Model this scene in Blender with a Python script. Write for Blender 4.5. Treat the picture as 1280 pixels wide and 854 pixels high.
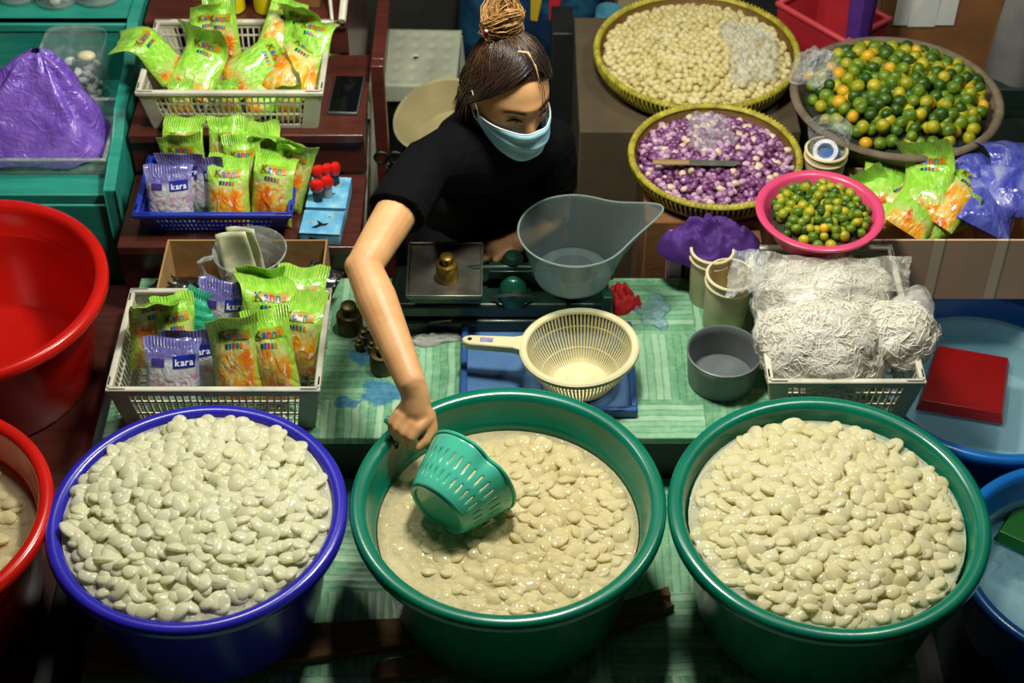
import bpy, math, random
import numpy as np
from mathutils import Vector, Matrix, Euler, noise as mnoise

for o in list(bpy.data.objects):
    bpy.data.objects.remove(o)
scene = bpy.context.scene
COL = scene.collection
PI = math.pi

# ------------------------------------------------------------------ camera
F_PX = 2090.0
PITCH = math.radians(43.5)
CAM = np.array([0.0, -1.96, 2.93])
cam_data = bpy.data.cameras.new('camera')
cam_data.sensor_width = 36.0
cam_data.lens = 36.0 * F_PX / 1280.0
cam_data.clip_start = 0.05
cam_data.dof.use_dof = True
cam_data.dof.focus_distance = 3.05
cam_data.dof.aperture_fstop = 4.5
cam = bpy.data.objects.new('camera', cam_data)
cam.location = CAM
cam.rotation_euler = (PI / 2 - PITCH, 0, 0)
COL.objects.link(cam)
scene.camera = cam

# ------------------------------------------------------------------ light
world = bpy.data.worlds.new('world')
scene.world = world
world.use_nodes = True
world.node_tree.nodes['Background'].inputs[0].default_value = (0.80, 0.95, 0.86, 1)
world.node_tree.nodes['Background'].inputs[1].default_value = 0.010


def lamp(name, loc, power, radius, color):
    d = bpy.data.lights.new(name, 'POINT')
    d.energy = power
    d.shadow_soft_size = radius
    d.color = color
    o = bpy.data.objects.new(name, d)
    o.location = loc
    COL.objects.link(o)
    return o


# the bulbs that hang over the stall, above the frame
lamp('hanging_bulb', (0.08, 0.50, 2.15), 58, 0.12, (1.0, 0.965, 0.86))
lamp('hanging_bulb', (-0.75, 0.95, 2.35), 20, 0.12, (1.0, 0.97, 0.88))
lamp('hanging_bulb', (0.98, 0.75, 2.4), 22, 0.12, (1.0, 0.95, 0.84))
vs = scene.view_settings
vs.view_transform = 'Standard'
vs.look = 'None'
vs.gamma = 1.0
vs.use_curve_mapping = False
vs.exposure = 0.75


# ------------------------------------------------------------------ pixel helpers (directions only)
def ray(px, py):
    r = (px - 640.0) / F_PX
    u = (427.0 - py) / F_PX
    c, s = math.cos(PITCH), math.sin(PITCH)
    return np.array([r, c + u * s, -s + u * c])


def A(px, py, z):
    d = ray(px, py)
    return CAM + d * ((z - CAM[2]) / d[2])


def AY(px, py, y):
    d = ray(px, py)
    return CAM + d * ((y - CAM[1]) / d[1])


# ------------------------------------------------------------------ mesh helpers
def rotm(rx=0, ry=0, rz=0):
    return np.array(Euler((rx, ry, rz)).to_matrix())


def frame_from(z_axis, x_hint=(1, 0, 0)):
    z = np.array(z_axis, float)
    z /= np.linalg.norm(z)
    x = np.array(x_hint, float)
    x -= z * x.dot(z)
    x /= np.linalg.norm(x)
    y = np.cross(z, x)
    return np.column_stack([x, y, z])


class MB:
    """collects shapes, then links them as one mesh object"""
    def __init__(self):
        self.v, self.f, self.m, self.n = [], [], [], 0

    def add(self, v, f, mi=0, R=None, t=None):
        v = np.asarray(v, float)
        if R is not None:
            v = v @ np.asarray(R).T
        if t is not None:
            v = v + np.asarray(t, float)
        self.v.append(v)
        k = self.n
        self.f.extend([tuple(i + k for i in q) for q in f])
        self.m.extend([mi] * len(f))
        self.n += len(v)
        return self

    def box(self, c, s, R=None, mi=0):
        x, y, z = s[0] / 2, s[1] / 2, s[2] / 2
        v = [(-x, -y, -z), (x, -y, -z), (x, y, -z), (-x, y, -z), (-x, -y, z), (x, -y, z), (x, y, z), (-x, y, z)]
        f = [(0, 3, 2, 1), (4, 5, 6, 7), (0, 1, 5, 4), (1, 2, 6, 5), (2, 3, 7, 6), (3, 0, 4, 7)]
        return self.add(v, f, mi, R, c)

    def box2(self, a, b, mi=0):
        a, b = np.array(a, float), np.array(b, float)
        return self.box((a + b) / 2, np.abs(b - a), None, mi)

    def lathe(self, prof, n=48, R=None, t=None, mi=0, fn=None, close=True):
        prof = list(prof)
        v, f, rings = [], [], []
        for (r, z) in prof:
            if r < 1e-6:
                rings.append([len(v)])
                v.append((0, 0, z))
            else:
                rings.append(list(range(len(v), len(v) + n)))
                for i in range(n):
                    a = 2 * PI * i / n
                    v.append((r * math.cos(a), r * math.sin(a), z))
        for A_, B_ in zip(rings[:-1], rings[1:]):
            if len(A_) == 1 and len(B_) == 1:
                continue
            for i in range(n):
                j = (i + 1) % n
                if len(A_) == 1:
                    f.append((A_[0], B_[j], B_[i]))
                elif len(B_) == 1:
                    f.append((A_[i], A_[j], B_[0]))
                else:
                    f.append((A_[i], A_[j], B_[j], B_[i]))
        v = np.array(v)
        if fn is not None:
            v = np.array([fn(p) for p in v])
        return self.add(v, f, mi, R, t)

    def tube(self, path, r, n=8, mi=0, caps=True, flat=1.0):
        P = [np.array(p, float) for p in path]
        m = len(P)
        rr = r if hasattr(r, '__len__') else [r] * m
        v, f = [], []
        ref = None
        for i in range(m):
            d = P[min(i + 1, m - 1)] - P[max(i - 1, 0)]
            d /= (np.linalg.norm(d) + 1e-12)
            if ref is None:
                ref = np.array([0, 0, 1.0]) if abs(d[2]) < .9 else np.array([1.0, 0, 0])
            a = np.cross(d, ref)
            a /= (np.linalg.norm(a) + 1e-12)
            b = np.cross(a, d)
            ref = b
            for k in range(n):
                t = 2 * PI * k / n
                v.append(P[i] + rr[i] * (math.cos(t) * a + flat * math.sin(t) * b))
        for i in range(m - 1):
            for k in range(n):
                l = (k + 1) % n
                f.append((i * n + k, i * n + l, (i + 1) * n + l, (i + 1) * n + k))
        if caps:
            f.append(tuple(range(n))[::-1])
            f.append(tuple((m - 1) * n + k for k in range(n)))
        return self.add(v, f, mi)

    def bar(self, a, b, w, h=None, mi=0):
        a, b = np.array(a, float), np.array(b, float)
        d = b - a
        L = np.linalg.norm(d)
        R = frame_from(d, (0, 0, 1) if abs(d[2]) < .9 * L else (1, 0, 0))
        return self.box((a + b) / 2, (w, h or w, L), R, mi)

    def ball(self, c, r, n=16, m=10, R=None, mi=0, fn=None):
        r = r if hasattr(r, '__len__') else (r, r, r)
        prof = [(math.sin(PI * i / m), -math.cos(PI * i / m)) for i in range(m + 1)]
        prof[0], prof[-1] = (0, -1), (0, 1)

        def g(p):
            q = np.array([p[0] * r[0], p[1] * r[1], p[2] * r[2]])
            return fn(q) if fn else q
        return self.lathe(prof, n, R, c, mi, g)

    def capsule(self, P, rad, n=18):
        """closed tapered tube with round ends, for the voxel union"""
        P = [np.array(p, float) for p in P]
        path, rr = [], []
        d0 = (P[0] - P[1]) / np.linalg.norm(P[0] - P[1])
        for a in (80, 50, 20):
            path.append(P[0] + d0 * rad[0] * math.sin(math.radians(a)))
            rr.append(rad[0] * math.cos(math.radians(a)))
        for i in range(len(P) - 1):
            for t in np.linspace(0, 1, 6, endpoint=False):
                path.append(P[i] * (1 - t) + P[i + 1] * t)
                rr.append(rad[i] * (1 - t) + rad[i + 1] * t)
        path.append(P[-1])
        rr.append(rad[-1])
        d1 = (P[-1] - P[-2]) / np.linalg.norm(P[-1] - P[-2])
        for a in (20, 50, 80):
            path.append(P[-1] + d1 * rad[-1] * math.sin(math.radians(a)))
            rr.append(rad[-1] * math.cos(math.radians(a)))
        return self.tube(path, rr, n)

    def grid(self, fn, nu, nv, mi=0, wrap=False):
        v, f = [], []
        for j in range(nv + 1):
            for i in range(nu + (0 if wrap else 1)):
                v.append(fn(i / nu, j / nv))
        w = nu if wrap else nu + 1
        for j in range(nv):
            for i in range(nu):
                k = (i + 1) % w
                f.append((j * w + i, j * w + k, (j + 1) * w + k, (j + 1) * w + i))
        return self.add(v, f, mi)

    def mesh(self, name, mats, sharp=40, smooth=True):
        me = bpy.data.meshes.new(name)
        V = np.concatenate(self.v) if self.v else np.zeros((0, 3))
        me.from_pydata(V.tolist(), [], self.f)
        mats = mats if isinstance(mats, (list, tuple)) else [mats]
        for m in mats:
            me.materials.append(m)
        if len(mats) > 1:
            me.polygons.foreach_set('material_index', self.m)
        me.validate()
        if smooth:
            me.shade_smooth()
            if sharp:
                me.set_sharp_from_angle(angle=math.radians(sharp))
        me.update()
        return me

    def build(self, name, mats, parent=None, sharp=40, smooth=True, bevel=0):
        return link(name, self.mesh(name, mats, sharp, smooth), parent, bevel)


def link(name, me, parent=None, bevel=0):
    o = bpy.data.objects.new(name, me)
    COL.objects.link(o)
    if parent is not None:
        o.parent = parent
    if bevel:
        b = o.modifiers.new('bevel', 'BEVEL')
        b.width = bevel
        b.segments = 2
        b.limit_method = 'ANGLE'
    return o


def tag(o, label, cat, group=None, kind=None):
    o['label'] = label
    o['category'] = cat
    if group:
        o['group'] = group
    if kind:
        o['kind'] = kind
    return o


def thing(name, label, cat, loc=(0, 0, 0), rot=(0, 0, 0), group=None):
    o = bpy.data.objects.new(name, None)
    o.empty_display_size = 0.05
    COL.objects.link(o)
    o.location = loc
    o.rotation_euler = rot
    return tag(o, label, cat, group)


def struct(o):
    o['kind'] = 'structure'
    return o


def clone(root, loc=None, rot=None, label=None, group=None, scale=None):
    def cp(o, par):
        c = o.copy()
        COL.objects.link(c)
        c.parent = par
        for ch in o.children:
            cp(ch, c)
        return c
    r = cp(root, None)
    if loc is not None:
        r.location = loc
    if rot is not None:
        r.rotation_euler = rot
    if scale is not None:
        r.scale = (scale,) * 3 if not hasattr(scale, '__len__') else scale
    if label:
        r['label'] = label
    if group:
        r['group'] = group
    return r


def nz(p, s=1.0, o=0.0):
    return mnoise.noise(Vector((p[0] * s + o, p[1] * s + o * .7, p[2] * s - o)))


# ------------------------------------------------------------------ materials
def lin(c):
    """sRGB 0-255 to linear"""
    out = []
    for x in c[:3]:
        x = x / 255.0
        out.append(x / 12.92 if x <= .04045 else ((x + .055) / 1.055) ** 2.4)
    return (out[0], out[1], out[2], 1.0)


class NT:
    def __init__(self, name):
        self.mat = bpy.data.materials.new(name)
        self.mat.use_nodes = True
        self.t = self.mat.node_tree
        self.b = self.t.nodes['Principled BSDF']
        self.out = self.t.nodes['Material Output']

    def n(self, typ, **kw):
        nd = self.t.nodes.new(typ)
        for k, v in kw.items():
            setattr(nd, k, v)
        return nd

    def l(self, a, b):
        self.t.links.new(a, b)

    def coord(self, which='Object'):
        return self.n('ShaderNodeTexCoord').outputs[which]

    def noise(self, vec, scale, detail=3, rough=.55, dist=0):
        nd = self.n('ShaderNodeTexNoise')
        nd.inputs['Scale'].default_value = scale
        nd.inputs['Detail'].default_value = detail
        nd.inputs['Roughness'].default_value = rough
        nd.inputs['Distortion'].default_value = dist
        if vec is not None:
            self.l(vec, nd.inputs['Vector'])
        return nd.outputs['Fac']

    def ramp(self, fac, stops, interp='LINEAR'):
        nd = self.n('ShaderNodeValToRGB')
        cr = nd.color_ramp
        cr.interpolation = interp
        while len(cr.elements) < len(stops):
            cr.elements.new(0.5)
        for e, (p, c) in zip(cr.elements, stops):
            e.position = p
            e.color = c
        self.l(fac, nd.inputs['Fac'])
        return nd.outputs['Color']

    def mix(self, fac, a, b, typ='MIX'):
        nd = self.n('ShaderNodeMix', data_type='RGBA', blend_type=typ)
        for i, x in ((0, fac), (6, a), (7, b)):
            if hasattr(x, 'is_output'):
                self.l(x, nd.inputs[i])
            else:
                nd.inputs[i].default_value = x
        return nd.outputs[2]

    def math(self, op, a, b=0.0, c=0.0):
        nd = self.n('ShaderNodeMath', operation=op)
        for i, x in enumerate((a, b, c)):
            if hasattr(x, 'is_output'):
                self.l(x, nd.inputs[i])
            else:
                nd.inputs[i].default_value = x
        return nd.outputs[0]

    def sep(self, vec):
        nd = self.n('ShaderNodeSeparateXYZ')
        self.l(vec, nd.inputs[0])
        return nd.outputs

    def bump(self, h, strength=.3, dist=.01):
        nd = self.n('ShaderNodeBump')
        nd.inputs['Strength'].default_value = strength
        nd.inputs['Distance'].default_value = dist
        self.l(h, nd.inputs['Height'])
        self.l(nd.outputs[0], self.b.inputs['Normal'])
        return nd

    def set(self, **kw):
        names = dict(color='Base Color', rough='Roughness', metal='Metallic', spec='Specular IOR Level', coat='Coat Weight',
                     coatr='Coat Roughness', trans='Transmission Weight', ior='IOR', sss='Subsurface Weight', sssr='Subsurface Radius',
                     ssss='Subsurface Scale', alpha='Alpha', sheen='Sheen Weight')
        for k, v in kw.items():
            s = self.b.inputs[names[k]]
            if hasattr(v, 'is_output'):
                self.l(v, s)
            else:
                s.default_value = v
        return self


def plain(name, rgb, rough=.45, var=.12, scale=9.0, bump=0.0, bscale=60.0, **kw):
    m = NT(name)
    c = lin(rgb)
    co = m.coord('Object')
    f = m.noise(co, scale, 4)
    dark = tuple(x * (1 - var * 1.6) for x in c[:3]) + (1,)
    lite = tuple(min(1, x * (1 + var)) for x in c[:3]) + (1,)
    m.set(color=m.ramp(f, [(.3, dark), (.7, lite)]), rough=rough, **kw)
    if bump:
        m.bump(m.noise(co, bscale, 3), bump, .004)
    return m.mat


def film(name, rgb=(235, 240, 240), body=.22, rough=.12, bscale=45.0, bstr=.6, tint=(1, 1, 1)):
    """thin clear plastic: see-through with a glossy, slightly milky skin"""
    m = NT(name)
    co = m.coord('Object')
    h = m.noise(co, bscale, 3, .6, .6)
    m.set(color=lin(rgb), rough=rough, spec=.8)
    m.bump(h, bstr, .012)
    tr = m.n('ShaderNodeBsdfTransparent')
    tr.inputs[0].default_value = tuple(tint) + (1,)
    mx = m.n('ShaderNodeMixShader')
    fac = m.math('MULTIPLY_ADD', m.ramp(h, [(.45, (0, 0, 0, 1)), (.75, (1, 1, 1, 1))]), body * 1.2, body * .6)
    m.l(fac, mx.inputs[0])
    m.l(tr.outputs[0], mx.inputs[1])
    m.l(m.b.outputs[0], mx.inputs[2])
    m.l(mx.outputs[0], m.out.inputs[0])
    return m.mat


def bamboo_vinyl(name):
    """printed vinyl sheet: woven bamboo squares, strips running two ways"""
    m = NT(name)
    co = m.coord('Object')
    x, y, z = m.sep(co)
    S = 0.19
    wob = m.math('MULTIPLY', m.noise(co, 14, 2), .012)
    xx = m.math('ADD', x, wob)
    yy = m.math('ADD', y, wob)
    bx = m.math('FLOOR', m.math('DIVIDE', x, S))
    by = m.math('FLOOR', m.math('DIVIDE', y, S))
    chk = m.math('FLOORED_MODULO', m.math('ADD', bx, by), 2.0)
    w = 0.0155
    sx = m.math('DIVIDE', xx, w)
    sy = m.math('DIVIDE', yy, w)
    run = m.math('ADD', m.math('MULTIPLY', sx, chk), m.math('MULTIPLY', sy, m.math('SUBTRACT', 1.0, chk)))
    fr = m.math('FRACT', run)
    edge = m.math('ABSOLUTE', m.math('SUBTRACT', fr, .5))
    idx = m.math('ADD', m.math('FLOOR', run), m.math('MULTIPLY_ADD', bx, 7.3, m.math('MULTIPLY', by, 3.1)))
    wn = m.n('ShaderNodeTexWhiteNoise', noise_dimensions='1D')
    m.l(idx, wn.inputs['W'])
    base = m.ramp(wn.outputs['Value'], [(0, lin((98, 160, 120))), (.35, lin((120, 178, 138))), (.7, lin((142, 194, 156))), (1, lin((168, 208, 172)))])
    groove = m.ramp(edge, [(.3, (0, 0, 0, 1)), (.49, (1, 1, 1, 1))])
    c = m.mix(m.math('MULTIPLY', groove, .5), base, lin((52, 122, 80)))
    # fibre streaks along the strips, then wear
    st = m.noise(co, 60, 4, .7)
    c = m.mix(m.math('MULTIPLY', m.ramp(st, [(.45, (0, 0, 0, 1)), (.7, (1, 1, 1, 1))]), .35), c, lin((196, 226, 186)))
    dirt = m.ramp(m.noise(co, 5, 5, .65), [(.5, (0, 0, 0, 1)), (.72, (1, 1, 1, 1))])
    c = m.mix(m.math('MULTIPLY', dirt, .3), c, lin((60, 90, 66)))
    # two rubbed patches where a blue layer shows through
    for (px, py, r) in ((-.262, .40, .052), (-.30, .50, .045), (-.33, .37, .03)):
        dx = m.math('SUBTRACT', x, px)
        dy = m.math('MULTIPLY', m.math('SUBTRACT', y, py), 1.5)
        d = m.math('SQRT', m.math('ADD', m.math('MULTIPLY', dx, dx), m.math('MULTIPLY', dy, dy)))
        d = m.math('ADD', d, m.math('MULTIPLY', m.math('SUBTRACT', m.noise(co, 26, 4), .5), .09))
        k = m.ramp(m.math('DIVIDE', d, r), [(.75, (1, 1, 1, 1)), (1.0, (0, 0, 0, 1))])
        c = m.mix(m.math('MULTIPLY', k, .85), c, m.ramp(st, [(.3, lin((30, 92, 140))), (.7, lin((70, 140, 178)))]))
    m.set(color=c, rough=.24, spec=.5, coat=.25, coatr=.12)
    m.bump(m.math('MULTIPLY_ADD', edge, -1.0, m.math('MULTIPLY', st, .3)), .22, .004)
    return m.mat


def wood(name, a, b, rough=.5, scale=(3, 26, 26), coat=0.0):
    m = NT(name)
    co = m.coord('Object')
    mp = m.n('ShaderNodeMapping')
    mp.inputs['Scale'].default_value = scale
    m.l(co, mp.inputs[0])
    f = m.noise(mp.outputs[0], 1.6, 5, .65, .8)
    g = m.noise(co, 7, 4)
    c = m.ramp(f, [(.25, lin(a)), (.75, lin(b))])
    c = m.mix(m.math('MULTIPLY', g, .5), c, tuple(x * .55 for x in lin(a)[:3]) + (1,))
    m.set(color=c, rough=rough, coat=coat, coatr=.2)
    m.bump(f, .15, .003)
    return m.mat


VINYL = bamboo_vinyl('bamboo_vinyl')
BROWN = wood('red_brown_wood', (66, 30, 24), (104, 52, 40), .35, coat=.3)
PLANKW = wood('old_plank_wood', (104, 72, 40), (172, 126, 74), .75)
DARKW = wood('dark_painted_wood', (14, 34, 28), (28, 60, 48), .6)
TEAL = wood('teal_painted_wood', (30, 138, 120), (56, 176, 154), .4)
CARD = plain('cardboard', (168, 134, 84), .85, .12, 14, .2)
CARD_D = plain('brown_cardboard', (128, 86, 44), .85, .15, 10, .2)
CONC = plain('dark_concrete', (40, 42, 38), .8, .3, 4, .4, 30)
WHITE_P = plain('dirty_white_plastic', (208, 206, 186), .42, .16, 12)
CREAM_P = plain('cream_plastic', (226, 218, 172), .38, .06, 10)
BLUE_T = plain('ultramarine_plastic', (44, 40, 178), .25, .08, 8, coat=.3, coatr=.12)
GREEN_T = plain('bottle_green_plastic', (2, 116, 90), .27, .10, 8, coat=.25, coatr=.14)
RED_T = plain('red_plastic', (206, 26, 16), .25, .08, 8, coat=.3, coatr=.12)
SKY_T = plain('bright_blue_plastic', (20, 112, 198), .3, .08, 8, coat=.2)
PALE_T = plain('pale_blue_plastic', (180, 222, 230), .35, .06, 6)
BLACK_M = plain('black_metal', (18, 20, 20), .4, .2, 20)
IRON = plain('green_cast_iron', (12, 44, 34), .38, .25, 18, .25, 40, coat=.2)
STEEL = plain('worn_steel', (120, 118, 108), .38, .3, 16, metal=.8)
BRASS = plain('brass', (176, 142, 66), .3, .25, 30, metal=.9)
BRASS_D = plain('tarnished_brass', (96, 84, 50), .42, .35, 30, metal=.8)
CHROME = plain('bright_metal', (210, 210, 205), .2, .05, metal=1.0)
# ================================================================== the setting
struct(MB().box2((-4, -4, -.05), (4, 4, 0)).build('floor', CONC))
struct(MB().box2((-4, 3.2, 0), (4, 3.3, 1.1)).build('wall_back', plain('grimy_wall', (46, 50, 46), .8, .3, 3)))

ZC, ZL = 0.55, 0.42           # counter top, low platform top

t = thing('counter', 'market counter covered in light green bamboo-print vinyl, scale and weights on it', 'counter')
MB().box2((-.80, .274, ZC - .018), (.745, .748, ZC)).build('counter_top', VINYL, t, bevel=.003)
MB().box2((-.79, .29, .0), (.735, .30, ZC - .018)).build('front_panel', DARKW, t)
MB().box2((-.79, .735, .0), (.735, .745, ZC - .018)).build('back_panel', DARKW, t)
for x in (-.78, .725):
    MB().box2((x - .012, .30, 0), (x + .012, .735, ZC - .018)).build('side_panel', DARKW, t)

t = thing('low_platform', 'low platform in front of the counter, covered in bamboo-print vinyl, carrying the tubs', 'platform')
MB().box2((-.775, -.75, ZL - .02), (.735, .288, ZL)).build('platform_top', VINYL, t, bevel=.003)
MB().box2((-.76, -.74, 0), (.72, -.72, ZL - .02)).build('front_panel', DARKW, t)
for x in (-.76, .72):
    MB().box2((x - .01, -.72, 0), (x + .01, .28, ZL - .02)).build('side_panel', DARKW, t)

tag(MB().box2((-.835, -.75, .0), (-.80, .745, .50)).build('divider_board', DARKW, bevel=.003),
    'dark green upright board between the red tubs and the counter', 'board')
t = thing('side_platform', 'dark red-brown board platform under the two red tubs', 'platform')
for i in range(4):
    x0 = -1.50 + i * .166
    MB().box2((x0, -.75, .42), (x0 + .160, .85, .44)).build('plank', BROWN, t, bevel=.003)
for y in (-.7, .75):
    MB().box2((-1.49, y - .02, 0), (-.845, y + .02, .42)).build('support_beam', DARKW, t)


# wooden boards lying under the tubs
def board(pts, th, label):
    v = [tuple(p) + (0,) for p in pts] + [tuple(p) + (th,) for p in pts]
    n = len(pts)
    f = [tuple(range(n))[::-1], tuple(range(n, 2 * n))] + [(i, (i + 1) % n, n + (i + 1) % n, n + i) for i in range(n)]
    m = MB().add(v, f)
    o = m.build('wooden_board', PLANKW, bevel=.002, sharp=25)
    o.location = (0, 0, ZL)
    return tag(o, label, 'board')


def flat(px, py, z=ZL):
    return A(px, py, z)[:2]


board([flat(108, 848), flat(110, 800), flat(330, 790), flat(505, 780), flat(520, 800), flat(515, 812), flat(330, 838)], .02,
      'old wooden board poking out from under the blue tub')
board([flat(464, 856), flat(470, 836), flat(545, 818), flat(760, 765), flat(835, 740), flat(838, 752), flat(824, 754), flat(843, 764), flat(780, 790), flat(600, 838), flat(520, 852)], .019,
      'split wooden board under the tub with the turquoise scoop')


# ================================================================== tubs
def tub_profile(R, H, base=.74):
    return [(0, 0), (base * R, 0), ((base + .02) * R, .012), (.895 * R, H - .034), (.905 * R, H - .026), (.975 * R, H - .030), (.993 * R, H - .026),
            (R, H - .018), (R, H - .010), (.99 * R, H - .003), (.972 * R, H), (.925 * R, H - .001), (.905 * R, H - .005), (.893 * R, H - .014),
            (.868 * R, H - .062), (.852 * R, H - .066), (.846 * R, H - .071), (.838 * R, H - .098), ((base + .0) * R, .014), ((base - .03) * R, .007), (0, .007)]


def tub(name, label, cx, cy, zrim, R, H, mat_, base=.74, lining=None):
    o = MB().lathe(tub_profile(R, H, base), 96).build(name, mat_ if lining is None else [mat_, lining], sharp=50)
    if lining is not None:
        for p in o.data.polygons:
            r = math.hypot(p.center.x, p.center.y)
            if p.center.z > .005 and r < .88 * R and p.normal.dot(Vector((p.center.x, p.center.y, 0))) < .02 * R and not (p.normal.z < -.2):
                p.material_index = 1
    o.location = (cx, cy, zrim - H)
    return tag(o, label, 'tub')


ZR = .70
T_BLUE = A(246, 638, ZR - .005)
T_MID = A(635, 622, ZR)
T_RIGHT = A(1036, 636, ZR)
H_T = .26
tub('plastic_tub', 'ultramarine blue round plastic tub heaped with white palm fruit', T_BLUE[0], T_BLUE[1], ZR - .005, .264, .245, BLUE_T)
tub('plastic_tub', 'green plastic tub with the turquoise scoop dipping in it', T_MID[0], T_MID[1], ZR, .280, H_T, GREEN_T)
tub('plastic_tub', 'green plastic tub heaped with glossy palm fruit, beside the two blue basins', T_RIGHT[0], T_RIGHT[1], ZR, .282, H_T, GREEN_T)
T_R1 = (-1.097, .555)
T_R2 = (-1.072, -.045)
tub('plastic_tub', 'large empty red plastic tub next to the teal shelf', T_R1[0], T_R1[1], .70, .281, .255, RED_T)
tub('plastic_tub', 'red plastic tub holding cloudy water and palm fruit', T_R2[0], T_R2[1], .70, .264, .255, RED_T)
T_B1 = A(1237, 461, .45)
T_B2 = A(1362, 700, .45)
tub('plastic_basin', 'bright blue basin of water with a red scoop in it', T_B1[0], T_B1[1], .45, .266, .20, SKY_T, .8, PALE_T)
tub('plastic_basin', 'bright blue basin of water with a green scoop in it', T_B2[0], T_B2[1], .45, .250, .20, SKY_T, .8, PALE_T)
# crates under the basins
for (p, lab) in ((T_B1, 'dark wooden block carrying the basin with the red scoop'), (T_B2, 'dark wooden block carrying the basin with the green scoop')):
    tag(MB().box2((p[0] - .19, p[1] - .19, 0), (p[0] + .19, p[1] + .19, .25)).build('wooden_block', DARKW, bevel=.004), lab, 'block')


# ------------------------------------------------------------------ palm fruit and its water
def fruit_mat(name, a, b, rough=.14, trans=.25, sss=0.0):
    m = NT(name)
    g = m.n('ShaderNodeNewGeometry').outputs['Position']
    f = m.noise(g, 22, 2)
    h = m.noise(g, 160, 2)
    c = m.ramp(f, [(.3, lin(a)), (.7, lin(b))])
    m.set(color=c, rough=rough, spec=.6, ior=1.42, sss=sss, sssr=(1, .93, .66), ssss=.011)
    m.bump(h, .16, .002)
    tl = m.n('ShaderNodeBsdfTranslucent')
    m.l(c, tl.inputs[0])
    mx = m.n('ShaderNodeMixShader')
    mx.inputs[0].default_value = trans
    m.l(m.b.outputs[0], mx.inputs[1])
    m.l(tl.outputs[0], mx.inputs[2])
    m.l(mx.outputs[0], m.out.inputs[0])
    return m.mat


FR_W = fruit_mat('palm_fruit_white', (248, 247, 210), (254, 253, 228), .20, .44)
FR_Y = fruit_mat('palm_fruit_glossy', (248, 242, 194), (254, 250, 216), .09, .44)
FR_M = fruit_mat('palm_fruit_soaking', (244, 232, 178), (252, 243, 200), .06, .44)


def cloudy(name, rgb, clear):
    m = NT(name)
    g = m.n('ShaderNodeNewGeometry').outputs['Position']
    c = m.ramp(m.noise(g, 9, 3), [(.35, tuple(x * .9 for x in lin(rgb)[:3]) + (1,)), (.7, lin(rgb))])
    m.set(color=c, rough=.06, spec=.6, ior=1.33)
    m.bump(m.noise(g, 42, 3, .55, .7), .8, .012)
    tr = m.n('ShaderNodeBsdfTransparent')
    mx = m.n('ShaderNodeMixShader')
    mx.inputs[0].default_value = 1 - clear
    m.l(tr.outputs[0], mx.inputs[1])
    m.l(m.b.outputs[0], mx.inputs[2])
    m.l(mx.outputs[0], m.out.inputs[0])
    return m.mat


W_MILK = cloudy('cloudy_soaking_water', (236, 222, 172), .40)
W_PALE = cloudy('pale_soaking_water', (226, 226, 198), .5)
W_BLUE = cloudy('basin_water', (150, 200, 214), .62)


def fruit_mesh(k):
    rnd = random.Random(k)
    a, b, c = .0205 + rnd.uniform(-.002, .002), .0160 + rnd.uniform(-.0015, .0015), .0066

    def fn(p):
        x, y, z = p
        s = 1 + .16 * x / a
        return np.array([x, y * s, z * (1.05 - .25 * (y / b) ** 2) + .0016 * math.cos(x / a * 2 + k)])
    return MB().ball((0, 0, 0), (a, b, c), 14, 8, None, 0, fn)


FR_SHAPES = [fruit_mesh(k) for k in range(4)]


def hexpts(R, d, rnd, jit=.3):
    out = []
    row = 0
    y = -R
    while y <= R:
        x = -R + (d / 2 if row % 2 else 0)
        while x <= R:
            px, py = x + rnd.uniform(-jit, jit) * d, y + rnd.uniform(-jit, jit) * d
            if px * px + py * py <= R * R:
                out.append((px, py))
            x += d
        y += d * .866
        row += 1
    return out


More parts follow.
